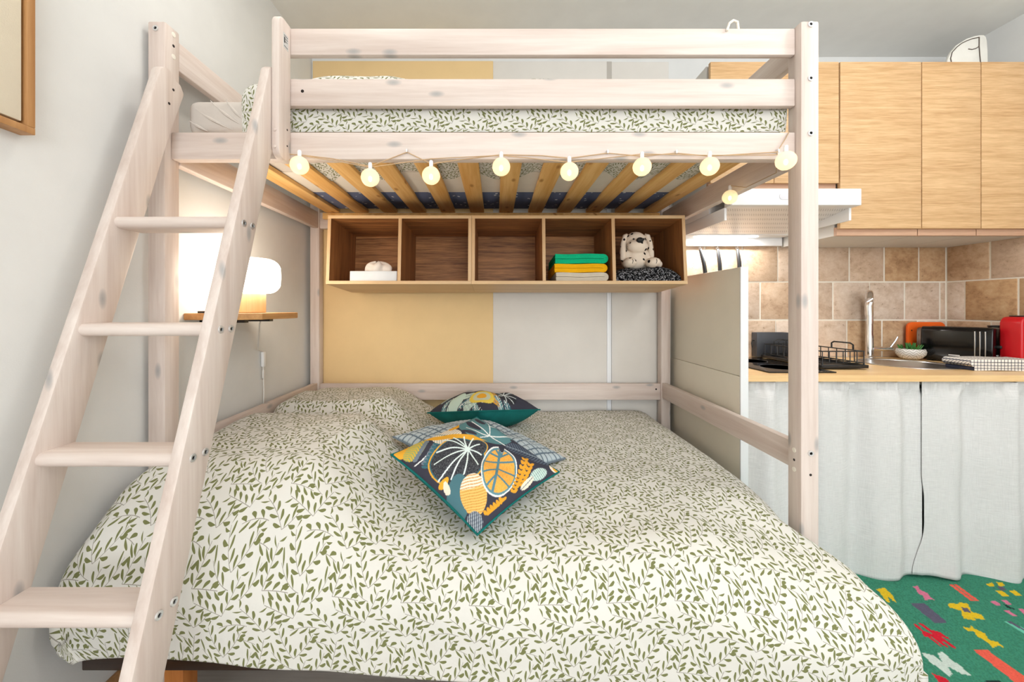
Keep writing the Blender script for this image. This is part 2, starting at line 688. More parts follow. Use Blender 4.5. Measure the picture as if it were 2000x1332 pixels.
# ================================================================== THE SETTING
XL, XR, YB, YF, ZC = -1.095, 2.687, 2.29, -3.6, 2.687
S = lambda o, label: tag(o, label, None, None, 'structure')
S(MB().box(XL, XR, YF, YB, -0.05, 0).build('floor', floor_m), 'oak board floor under the bed and rug')
S(MB().box(XL - .1, XR + .1, YF - .1, YB + .1, ZC, ZC + .08).build('ceiling', ceil_m), 'white painted ceiling')
S(MB().box(XL - .1, XL, YF, YB, 0, ZC).build('wall_left', wall_m), 'white wall behind the ladder')
wall_back = S(MB().box(XL - .1, XR + .1, YB, YB + .1, 0, ZC).build('wall_back', wall_m), 'back wall with travertine tiles over the worktop')
wall_right = S(MB().box(XR, XR + .1, YF, YB, 0, ZC).build('wall_right', wall_m), 'right wall with travertine tiles over the worktop')
# wall behind the camera, with the window opening that lights the room
wf = MB()
for b in ((XL, -.6, 0, ZC), (2.1, XR, 0, ZC), (-.6, 2.1, 0, .45), (-.6, 2.1, 2.45, ZC)):
    wf.box(b[0], b[1], YF - .1, YF, b[2], b[3])
S(wf.build('wall_front', wall_m), 'white wall with the wide window')
wn = S(MB().box(-.6, 2.1, YF - .07, YF - .03, .45, .5).box(-.6, 2.1, YF - .07, YF - .03, 2.4, 2.45)
       .box(-.6, -.55, YF - .07, YF - .03, .5, 2.4).box(2.05, 2.1, YF - .07, YF - .03, .5, 2.4)
       .box(.73, .78, YF - .07, YF - .03, .5, 2.4).build('window_1', white_pl), 'white window frame of the wide window')
S(MB().box(XL, XL + .012, YF, 1.18, 0, .14).build('baseboard_left', frame_wood, bevel=.002), 'wooden baseboard at the left wall')

# sliding closet doors that make up the back wall behind the bed
S(MB().box(-1.085, -.015, 2.276, YB, .02, 2.655).build('door_1', yellow_m, bevel=.002), 'ochre sliding closet door behind the shelf')
S(MB().box(-.015, .66, 2.279, YB, .02, 2.655).build('door_2', white_panel, bevel=.002), 'white sliding closet door right of the ochre one')
S(MB().box(.69, 1.03, 2.284, YB, .02, 2.655).build('door_3', white_panel, bevel=.002), 'narrow white closet door behind the bed post')
S(MB().box(.60, .69, 2.280, YB, 1.9, 2.655).build('trim_1', grey_m, bevel=.002), 'grey upright strip between the white closet doors')
S(MB().box(.66, .685, 2.274, YB, .02, 1.9).build('trim_2', white_edge, bevel=.002), 'white upright strip between the closet doors')

# travertine tiles
def wx(x): return (x - 968) * 2.28 / 750
G0 = .0042
tb = MB().box(1.07, XR, 2.2765, YB, .9, 1.575).build('grout', grout_m, wall_back)
tr = MB().box(2.6735, XR, 1.0, 2.2765, .9, 1.575).build('grout', grout_m, wall_right)
rows = [(1.345, 1.572, [1322, 1376, 1449, 1518, 1588, 1657, 1726, 1793, 1846]),
        (1.119, 1.345, [1322, 1346, 1414, 1484, 1556, 1626, 1697, 1765, 1834, 1846]),
        (.897, 1.119, [1322, 1376, 1442, 1514, 1584, 1653, 1721, 1790, 1846])]
for z0, z1, xs in rows:
    for a, b in zip(xs, xs[1:]):
        j = [random.uniform(-.0012, .0012) for _ in range(4)]
        MB().box(wx(a) + G0 + j[0], wx(b) - G0 + j[1], 2.274 + j[2] * 1.5, 2.286, z0 + G0 + j[3], z1 - G0).build('tile', tile_m, wall_back, bevel=.0025)
def wy(x): return 750 * 2.675 / (x - 968)
for z0, z1, xs in ((1.345, 1.572, [1848, 1935, 2048, 2190, 2380]), (1.119, 1.345, [1848, 1886, 1990, 2110, 2270, 2470]), (.897, 1.119, [1848, 1937, 2048, 2190, 2380])):
    for a, b in zip(xs, xs[1:]):
        j = [random.uniform(-.0012, .0012) for _ in range(3)]
        MB().box(2.671 + j[0] * 1.5, 2.684, wy(b) + G0, min(wy(a), 2.276) - G0 + j[1], z0 + G0 + j[2], z1 - G0).build('tile', tile_m, wall_right, bevel=.0025)

# ================================================================== LOFT BED
bed = thing('loft_bed', (0, 1.2, 0), 'whitewashed pine loft bed frame standing over the lower bed', 'loft bed')

_bolt = None
def bolt(parent, c, axis='y', r=.009, sgn=-1):
    global _bolt
    m = MB().lathe([(0.0001, 0), (r * .45, 0), (r * .5, -.0028), (r * .95, -.0028), (r, -.001), (r, .004)], (0, 0, 0), 14, 'z')
    if _bolt is None:
        _bolt = m.mesh('bolt'); _bolt.materials.append(steel)
    rot = {('y', -1): R(-90, 'X'), ('x', 1): R(-90, 'Y'), ('x', -1): R(90, 'Y')}[(axis, sgn)]
    return link(bpy.data.objects.new('bolt', _bolt), parent, T(*c) @ rot)

def disc(parent, name, c, r, mat, axis='x', sgn=1, t=.0012):
    m = MB().lathe([(r, 0), (r, t), (r * .6, t * 1.3)] if name == 'cover_cap' else [(r, 0), (r, .0006)], (0, 0, 0), 14, 'z')
    rot = {('y', -1): R(90, 'X'), ('x', 1): R(90, 'Y'), ('x', -1): R(-90, 'Y')}[(axis, sgn)]
    return m.build(name, mat, parent, mw=T(*c) @ rot)

PT = 2.078
posts = {}
for key, x0, x1, y0, y1 in (('fl', -1.079, -1.025, 1.19, 1.246), ('fr', .947, 1.003, 1.19, 1.246),
                            ('bl', -1.072, -1.018, 2.216, 2.27), ('br', .956, 1.010, 2.216, 2.27)):
    posts[key] = MB().box(x0, x1, y0, y1, 0, PT if key[0] == 'f' else 1.99).build('post', pine['z'], bed, bevel=.005)
for z in (2.067, 1.9, 1.73, .738):
    bolt(posts['fr'], (.976, 1.19, z))
disc(posts['fr'], 'screw_hole', (.976, 1.19, .671), .004, dark_hole, 'y', -1)
disc(posts['fr'], 'screw_hole', (.947, 1.218, .707), .004, dark_hole, 'x', -1)
for z in (.738, .677): disc(posts['fr'], 'cover_cap', (.947, 1.218, z), .0075, cap_m, 'x', -1)
bolt(posts['fl'], (-1.053, 1.19, 2.055))
disc(posts['fl'], 'screw_hole', (-1.025, 1.222, 2.022), .0045, dark_hole, 'x', 1)
for z in (2.058, 1.988): disc(posts['fl'], 'cover_cap', (-1.025, 1.222, z), .0075, cap_m, 'x', 1)

P = lambda name, ax, *b: MB().box(*b).build(name, pine[ax], bed, bevel=.004)
P('guard_rail', 'x', -.6685, .947, 1.2125, 1.234, 1.988, 2.072)
r2 = P('guard_rail', 'x', -.6685, .947, 1.2125, 1.234, 1.8265, 1.913)
disc(r2, 'screw_hole', (-.61, 1.2125, 1.873), .005, dark_hole, 'y', -1)
P('bed_beam', 'x', -1.025, .947, 1.2125, 1.246, 1.658, 1.744)
P('bed_beam', 'x', -1.018, .956, 2.222, 2.256, 1.65, 1.744)
P('side_beam', 'y', -1.055, -1.022, 1.246, 2.216, 1.65, 1.744)
P('side_beam', 'y', .962, .995, 1.246, 2.216, 1.65, 1.744)
P('end_guard_rail', 'y', -1.052, -1.027, 1.246, 2.216, 1.957, 2.05)
P('end_guard_rail', 'y', .97, .995, 1.246, 2.216, 1.985, 2.072)
P('lower_rail', 'y', -1.055, -1.027, 1.246, 2.216, .671, .758)
P('lower_rail', 'y', .96, .99, 1.246, 2.216, .671, .758)
lr = P('lower_rail', 'x', -1.018, .956, 2.225, 2.25, .657, .752)
disc(lr, 'screw_hole', (.93, 2.225, .72), .005, dark_hole, 'y', -1)
for y0, y1 in ((1.2465, 1.27), (2.195, 2.2215)):
    MB().box(-.99, .94, y0, y1, 1.70, 1.7345).build('slat_support', slat_wood, bed, bevel=.002)
# upright entry board with rounded front corners
eb = []
r = .03
for a in range(0, 91, 15): eb.append((1.145 + r - r * math.sin(math.radians(90 - a)), 2.073 - r + r * math.sin(math.radians(a))))
eb += [(1.212, 2.073), (1.212, 1.641)]
for a in range(0, 91, 15): eb.append((1.145 + r - r * math.sin(math.radians(a)), 1.641 + r - r * math.cos(math.radians(a))))
ebo = MB().extrude(eb, 'x', -.669, -.646).build('entry_board', pine['z'], bed, bevel=.004)
st = MB().box(-.6462, -.6456, 1.168, 1.196, 1.985, 2.03).build('sticker', plain('grey_sticker', srgb(206, 206, 204), .5), ebo)
for k, (a, b, c_, d) in enumerate(((1.172, 1.192, 2.022, 2.024), (1.172, 1.178, 2.0, 2.018), (1.18, 1.192, 2.014, 2.016), (1.18, 1.19, 2.006, 2.008), (1.172, 1.192, 1.99, 1.992))):
    MB().box(-.6458, -.6453, a, b, c_, d).build('sticker_mark', black_pl, ebo)
for z in (1.72, 1.67):
    MB().lathe([(.0045, 0), (.0045, .002), (.001, .003)], (0, 0, 0), 12).build('wood_plug', pine['x'], ebo, mw=T(-.658, 1.1448, z) @ R(90, 'X'))
    disc(ebo, 'screw_hole', (-.646, 1.19, z + .02), .003, dark_hole, 'x', 1)
# slats
sl = MB().box(-.04, .04, -.47, .47, -.0095, .0095).build('slat', slat_wood, bed, bevel=.003, mw=T(-.93, 1.728, 1.745))
for k in range(1, 12):
    dup(sl, bed, T(-.93 + .165 * k, 1.728, 1.745))

# ------------------------------------------------------------------ ladder
lad = thing('ladder', (-.84, .6, 0), 'whitewashed pine ladder with flat treads leaning against the loft bed', 'ladder')
FY = lambda z: .553 + .309 * z
def stringer(x0, x1):
    w = .088
    poly = [(FY(0), 0), (FY(0) + w, 0), (FY(1.70) + w, 1.70), (1.226, 1.868), (1.212, 1.892)]
    z1 = 1.915
    cy = FY(z1 - .03)
    for a in range(20, 181, 20):
        t = math.radians(a)
        poly.append((cy + .03 + .032 * math.cos(t), z1 - .032 + .032 * math.sin(t)))
    return MB().extrude(poly, 'x', x0, x1).build('stringer', pine['z'], lad, bevel=.005)
s1 = stringer(-1.0215, -.9925)
s2 = stringer(-.697, -.6695)
for z in (1.429, 1.151, .872, .593, .315, .037):
    y0 = FY(z) + .004
    prof = []
    for a in range(90, 271, 30):
        t = math.radians(a)
        prof.append((y0 + .0155 + .0155 * math.cos(t), z - .0155 + .0155 * math.sin(t)))
    prof += [(y0 + .078, z - .031), (y0 + .081, z - .028), (y0 + .081, z - .003), (y0 + .078, z)]
    MB().extrude(prof, 'x', -.9925, -.697).build('tread', pine['x'], lad, bevel=.0)
    for dy in (.022, .058):
        bolt(s2, (-.6695, y0 + dy, z - .0155), 'x', .0085, 1)
for z in (1.86, 1.81):
    disc(s1, 'screw_hole', (-.9925, FY(z) + .055, z), .004, dark_hole, 'x', 1)

# ================================================================== KITCHEN
YD = 1.875
def cabinet(x0, x1, z0, z1, doors, label):
    t = thing('wall_cabinet', ((x0 + x1) / 2, 2.1, z0), label, 'cabinet', 'oak wall cabinets over the worktop')
    c = MB()
    zb = z0 - .03
    c.box(x0 + .001, x0 + .017, YD + .037, 2.268, zb, z1).box(x1 - .017, x1 - .001, YD + .037, 2.268, zb, z1)
    c.box(x0 + .017, x1 - .017, YD + .037, 2.268, zb, zb + .016).box(x0 + .017, x1 - .017, YD + .037, 2.268, z1 - .016, z1)
    c.build('body', carcass_m, t)
    MB().box(x0 + .001, x1 - .001, YD + .0195, YD + .0365, zb - .001, z0 + .01).build('bottom_strip', oak_dark, t)
    for a, b in zip(doors, doors[1:]):
        MB().box(a + .0015, b - .0015, YD, YD + .019, z0, z1).build('door', oak, t, bevel=.0015)
    return t
ZT = 2.392
cabinet(1.048, 1.678, 1.80, ZT, [1.048, 1.36, 1.678], 'short oak wall cabinet right above the cooker hood')
cabinet(1.682, 2.080, 1.578, ZT, [1.682, 2.080], 'wide oak wall cabinet door beside the cooker hood')
cabinet(2.082, 2.370, 1.578, ZT, [2.082, 2.370], 'narrow oak wall cabinet between its wider neighbours')
cabinet(2.372, 2.684, 1.578, ZT, [2.372, 2.684], 'oak wall cabinet in the corner by the right wall')

hood = thing('cooker_hood', (1.37, 2.0, 1.6), 'white slide-out cooker hood under the short cabinet', 'cooker hood')
MB().box(1.072, 1.668, 1.93, 2.262, 1.66, 1.768).build('housing', white_pl, hood, bevel=.003)
vis = MB().extrude([(1.072, 1.752), (1.076, 1.747), (1.664, 1.747), (1.668, 1.752), (1.668, 1.80), (1.072, 1.80)], 'z', 1.658, 1.733).build('visor_front', white_pl, hood, bevel=.002)
MB().box(1.076, 1.664, 1.80, 1.93, 1.70, 1.728).build('visor_slide', white_pl, hood)
hf = MB().grid(lambda u, v: (1.082 + .576 * u, 1.765 + .38 * v, 1.664 - .062 * v), 2, 2)
hf.uv = None
hf.build('grease_filter', filter_m, hood)
MB().box(1.072, 1.084, 1.80, 2.262, 1.60, 1.66).build('side_rim', white_pl, hood, bevel=.002)
MB().box(1.656, 1.668, 1.80, 2.262, 1.60, 1.66).build('side_rim', white_pl, hood, bevel=.002)
MB().box(1.084, 1.656, 2.145, 2.25, 1.598, 1.66).build('light_housing', white_pl, hood, bevel=.004)
MB().extrude(rrect(1.13, 1.49, 2.165, 2.205, .018), 'z', 1.594, 1.5985).build('light_strip', hood_glow, hood)
MB().box(1.05, 1.672, 2.24, 2.272, 1.553, 1.6).build('wall_bracket', white_pl, hood, bevel=.002)
MB().extrude(rrect(1.29, 1.40, 1.682, 1.712, .014), 'y', 1.744, 1.748).build('switch_panel', plain('hood_switch', srgb(214, 214, 220), .4), hood, bevel=.001)
area('hood_lamp', (1.31, 2.185, 1.59), (0, 0, 0), .34, .04, 5, (1, .98, .95)).parent = None

# divider panel between bed and kitchen
div = thing('divider_panel', (1.05, 1.95, 0), 'cream partition panel with white edge between bed and kitchen', 'panel')
MB().box(1.036, 1.066, 1.628, 2.272, .90, 1.363).build('upper_panel', cream_m, div, bevel=.002)
MB().box(1.034, 1.066, 1.628, 2.272, 0, .8985).build('lower_panel', cream_m, div, bevel=.002)
MB().box(1.034, 1.067, 1.620, 1.628, 0, 1.363).build('edge_strip', white_edge, div, bevel=.0015)

# worktop with the round sink cut out
SX, SY, SR = 2.125, 1.99, .185
bm = bmesh.new()
o4 = [bm.verts.new(p) for p in ((1.072, 1.648, .9), (2.668, 1.648, .9), (2.668, 2.27, .9), (1.072, 2.27, .9))]
cc = [bm.verts.new((SX + SR * math.cos(2 * math.pi * k / 40), SY + SR * math.sin(2 * math.pi * k / 40), .9)) for k in range(40)]
es = [bm.edges.new((o4[k], o4[(k + 1) % 4])) for k in range(4)] + [bm.edges.new((cc[k], cc[(k + 1) % 40])) for k in range(40)]
res = bmesh.ops.triangle_fill(bm, edges=es, use_beauty=True)
fs = [f for f in bm.faces if (f.calc_center_median() - Vector((SX, SY, .9))).length > SR * .9]
bmesh.ops.delete(bm, geom=[f for f in bm.faces if f not in fs], context='FACES')
ex = bmesh.ops.extrude_face_region(bm, geom=list(bm.faces))
bmesh.ops.translate(bm, verts=[v for v in ex['geom'] if isinstance(v, bmesh.types.BMVert)], vec=(0, 0, -.027))
bmesh.ops.recalc_face_normals(bm, faces=bm.faces)
me = bpy.data.meshes.new('worktop'); bm.to_mesh(me); bm.free(); me.materials.append(worktop_m)
tag(link(bpy.data.objects.new('worktop', me)), 'pale beech kitchen worktop over the linen curtains', 'worktop')
# cupboard frame behind the curtains that carries the worktop
bc = thing('base_cabinet', (1.9, 2.0, 0), 'low white cupboard body behind the linen curtains', 'cabinet')
for x in (1.08, 2.64): MB().box(x, x + .02, 1.75, 2.27, 0, .872).build('side_panel', carcass_m, bc)
MB().box(1.10, 2.64, 2.25, 2.27, 0, .872).build('back_panel', carcass_m, bc)

sink = thing('sink', (SX, SY, .9), 'round stainless steel sink let into the worktop', 'sink')
pr = [(SR + .012, .9005), (SR + .012, .903), (SR + .004, .905), (SR - .008, .902), (SR - .02, .87), (SR - .03, .78), (SR - .06, .755), (.03, .75), (.001, .75)]
MB().lathe(pr, (SX, SY, 0), 40).build('bowl', sink_m, sink)
MB().lathe([(.03, .751), (.03, .754), (.012, .756)], (SX, SY, 0), 20).build('drain', chrome, sink)

fx, fy = 2.165, 2.225
fau = thing('kitchen_tap', (fx, fy, .9), 'tall chrome kitchen tap standing behind the sink', 'tap')
MB().lathe([(.026, .9005), (.026, .908), (.019, .915), (.018, 1.03), (.0165, 1.035), (.0165, 1.10)], (fx, fy, 0), 24).build('body', chrome, fau)
sd = lambda q: (fx - .70 * q, fy - .714 * q)
sp = [(fx, fy, 1.10)] + [(*sd(.07 - .07 * math.cos(math.radians(a))), 1.20 + .075 * math.sin(math.radians(a))) for a in range(0, 181, 15)] + [(*sd(.14), 1.15)]
MB().tube(sp, .018, 16).build('spout', chrome, fau)
lv = MB().tube([(fx + .015, fy, .955), (fx + .13, fy, .953)], .013, 16).build('lever_hub', chrome, fau)
MB().tube([(fx + .12, fy, .96), (fx + .145, fy - .005, 1.0), (fx + .155, fy - .01, 1.025)], .004, 8).build('lever', chrome, lv)

# linen curtains under the worktop
def bump0(x, a, b, s): return sm(a - s, a + s, x) * (1 - sm(b - s, b + s, x))
def curtain(x0, x1, label, seed, cut):
    t = thing('linen_curtain', ((x0 + x1) / 2, 1.68, 0), label, 'curtain', 'linen curtains under the worktop')
    rnd = random.Random(seed)
    ph = [rnd.uniform(0, 6.28) for _ in range(6)]
    def fold(x, z):
        a = .021 + .004 * (1 - z)
        w = a * math.sin(x * 24 + ph[0] + .25 * math.sin(z * 3 + ph[1])) + .008 * math.sin(x * 55 + ph[2]) * (.4 + .6 * z) + .006 * math.sin(x * 11 + ph[3] + z * 2)
        w += .010 * (noise.noise(Vector((x * 5 + seed, z * 4, 1.7))))
        g = sm(.80, .845, z)
        ed = min(1.0, abs(x - (x1 if cut == 1 else x0)) / .12)
        return (w * (1 - .55 * g)) * ed + .006 * g * math.sin(x * 130 + ph[4] + math.sin(x * 37)) + .006 * g * math.sin(x * 61)
    def P_(u, v):
        zt = .868
        zb = .010 + .010 * math.sin(u * 7 + ph[5]) * cut + .006 * noise.noise(Vector((u * 9, seed, 0)))
        z = zb + (zt - zb) * v
        xx = x0 + (x1 - x0) * u
        if cut > 1: xx = x0 + (x1 - x0) * u + (1 - u) ** 3 * (-.035 * (1 - sm(0, .22, v)) + .012 * bump0(v, .2, .46, .07))
        return (xx, 1.682 - (.005 if cut > 1 else 0) + fold(xx, z), z)
    m = MB().grid(P_, 150, 60)
    o = m.build('cloth', linen_m, t, ang=180)
    s = o.modifiers.new('thick', 'SOLIDIFY'); s.thickness = .0016
    h = MB().grid(lambda u, v: (x0 + (x1 - x0) * u, 1.680 + fold(x0 + (x1 - x0) * u, .836) , .832 + .004 * v), 150, 1)
    h.build('hem_seam', linen_m, o)
    MB().tube([(x0 + .002, 1.70, .855), (x1 - .002, 1.70, .855)], .006, 8).build('rod', white_pl, t)
    return t
curtain(1.094, 1.868, 'linen curtain below the hob with the bed post in front', 3, 1)
curtain(1.862, 2.66, 'linen curtain below the sink at the right end', 8, 1.3)

# ================================================================== LOWER BED
sofa = thing('bed_base', (0, 1.5, 0), 'dark stained slatted base under the lower bed', 'bed base')
MB().box(-1.03, .9, .955, .99, .285, .325).build('front_rail', dark_wood, sofa, bevel=.003)
MB().box(-1.03, .9, 2.14, 2.175, .285, .325).build('rear_rail', dark_wood, sofa, bevel=.003)
for x in (-1.03, .865): MB().box(x, x + .035, .99, 2.14, .285, .325).build('end_rail', dark_wood, sofa, bevel=.003)
for x in (-.86, -.1, .72):
    MB().box(x, x + .05, .995, 1.045, 0, .284).build('leg', leg_wood, sofa, bevel=.003)
    MB().box(x, x + .05, 2.05, 2.10, 0, .284).build('leg', leg_wood, sofa, bevel=.003)
for k in range(9): MB().box(-1.0 + .23 * k, -.92 + .23 * k, .99, 2.14, .30, .315).build('slat', leg_wood, sofa)
mt = tag(MB().box(-.98, .84, 1.08, 2.16, .326, .46).build('mattress', sheet_m, bevel=.04, seg=4), 'pale mattress under the sprig print duvet of the lower bed', 'mattress')

def rprof(s, a, r):
    s = abs(s)
    if s < a - r: return s, 0.0
    if s < a - r + r * math.pi / 2:
        t = (s - (a - r)) / r
        return a - r + r * math.sin(t), r * (1 - math.cos(t))
    return a, r + s - (a - r) - r * math.pi / 2

def bump1(x, a, b, s): return sm(a - s, a + s, x) * (1 - sm(b - s, b + s, x))

def duvet_P(u, v):
    sx = -1.36 + 2.72 * u                 # cloth coordinate across the bed
    sy = 0.58 + 1.66 * v                  # cloth coordinate front to back
    yc = 2.24 - sy                        # distance from the back edge
    AF = 2.24 - .922
    RF = .16 - .07 * (1 - sm(-1.0, -.4, sx))
    front = yc - (AF - RF) - RF * math.pi / 2      # > 0 on the hanging front
    ff = max(0.0, front) / (1.66 - (AF - RF) - RF * math.pi / 2)
    yd, dy = rprof(yc, AF, RF) if yc > 0 else (0, 0)
    y = 2.22 - yd + .02 * yd / AF
    left = sx < 0
    aR = .935 + .105 * (1 - sm(1.06, 1.22, y))
    aL = 1.012 + .045 * (1 - sm(1.06, 1.22, y))
    a = aL if left else aR
    rr = .075 if left else .13
    xd, dx = rprof(sx, a, rr)
    x = -xd if left else xd
    top = .598 - .045 * (1 - sm(.95, 1.45, y)) - .085 * sm(.45, 1.05, x) * (1 - sm(1.0, 1.30, y))
    px = bump1(x, -1.4, -.42, .16)
    p = .15 * px * bump1(y, 1.70, 2.24, .13) + .17 * px * bump1(y, 1.0, 1.56, .15)
    p += .06 * px * bump1(y, 1.35, 1.9, .15)
    p = min(p, .172)
    top += p
    n = noise.noise(Vector((x * 2.6, y * 2.6, 3.1))) * .014 + noise.noise(Vector((x * 6, y * 7, 9.1))) * .005
    hem = .348 - .058 * sm(-1.1, .1, sx) - .055 * sm(0, .6, sx) + .016 * noise.noise(Vector((sx * 2.2, 5.5, .3))) + .008 * math.sin(sx * 7)
    hem += .06 * (1 - sm(-1.36, -1.08, sx))
    if y > 1.3: hem = .44
    tot = top + n - hem
    if ff > 0:
        dy = RF + ff * (tot - RF)
        sy = 2.24 - (AF - RF + RF * math.pi / 2 + dy - RF)
    dx = min(dx, tot * .95)
    d = min(tot, (dx ** 4 + dy ** 4) ** .25)
    z = top + n - d
    if left and d > .12 and y < 1.2: x += .42 * (d - .12) * sm(.12, .3, d) * (1 - sm(-1.0, -.55, x))
    # soft folds on the hanging front
    k = sm(.02, .2, d)
    y -= k * (.010 * math.sin(sx * 9 + 1.2) + .008 * noise.noise(Vector((sx * 5, z * 6, 2))))
    if d > .26: y += .05 * (d - .26)
    return (x, y, z, sx, sy)
m = MB().grid(duvet_P, 210, 150)
dv = m.build('duvet', floral_m, ang=180)
s_ = dv.modifiers.new('thick', 'SOLIDIFY'); s_.thickness = .012; s_.offset = -1
tag(dv, 'off-white duvet with olive sprig print spread over the lower bed', 'duvet')

# ------------------------------------------------------------------ cushions
def cushion_shape(N, size, ht, hb, wr=0.0):
    """two N x N faces sharing a seam; returns top MB, bottom MB"""
    a = size / 2
    def XY(u, v):
        x, y = 2 * u - 1, 2 * v - 1
        px = a * x * (1 - .055 * (1 - y * y) * x * x)
        py = a * y * (1 - .055 * (1 - x * x) * y * y)
        w = max(0.0, (1 - x ** 4) * (1 - y ** 4)) ** .62
        w *= .78 + .22 * (1 - x * x) * (1 - y * y)
        return px, py, w
    def top(u, v):
        x, y, w = XY(u, v)
        n = wr * noise.noise(Vector((x * 14, y * 14, size)))
        return (x, y, ht * w + n * w, u, v)
    def bot(u, v):
        x, y, w = XY(v, u)
        return (x, y, -hb * w, v, u)
    return MB().grid(top, N, N), MB().grid(bot, 40, 40)

def paint(N, fn):
    u, v = np.meshgrid(np.linspace(0, 1, N + 1), np.linspace(0, 1, N + 1))
    return fn(u.ravel(), v.ravel())

LIN = lambda c: np.array(srgb(*c)[:3])
class Canvas:
    def __init__(s, X, Y, bg):
        s.X, s.Y = X, Y
        s.c = np.tile(LIN(bg), (len(X), 1))
    def put(s, m, col): s.c[m] = LIN(col); return s
    def ell(s, cx, cy, rx, ry, ang=0):
        t = math.radians(ang)
        dx, dy = s.X - cx, s.Y - cy
        a = (dx * math.cos(t) + dy * math.sin(t)) / rx
        b = (-dx * math.sin(t) + dy * math.cos(t)) / ry
        return a * a + b * b
    def leaf(s, x0, y0, x1, y1, w, skew=.4):
        """pointed leaf from base to tip: returns (mask, t along, d across)"""
        L = math.hypot(x1 - x0, y1 - y0)
        ux, uy = (x1 - x0) / L, (y1 - y0) / L
        t = ((s.X - x0) * ux + (s.Y - y0) * uy) / L
        d = (-(s.X - x0) * uy + (s.Y - y0) * ux)
        tt = np.clip(t, 1e-4, 1 - 1e-4)
        ww = w * (tt ** skew) * (1 - tt) ** (1 - skew) * 1.9
        return (np.abs(d) < ww) & (t > 0) & (t < 1), t, d
    def seg(s, x0, y0, x1, y1, w, bend=0.0):
        L = math.hypot(x1 - x0, y1 - y0)
        ux, uy = (x1 - x0) / L, (y1 - y0) / L
        t = ((s.X - x0) * ux + (s.Y - y0) * uy) / L
        d = (-(s.X - x0) * uy + (s.Y - y0) * ux) - bend * 4 * t * (1 - t)
        return (np.abs(d) < w) & (t > 0) & (t < 1)
    def rgba(s): return np.concatenate([s.c, np.ones((len(s.X), 1))], 1)

SLATE, CHAR, TEAL, TEAL2, MUST, CREAM, MINT, WHITE, GREY = (62, 62, 74), (54, 56, 62), (92, 136, 142), (66, 110, 122), (232, 172, 58), (240, 226, 206), (196, 220, 210), (238, 240, 238), (116, 128, 140)

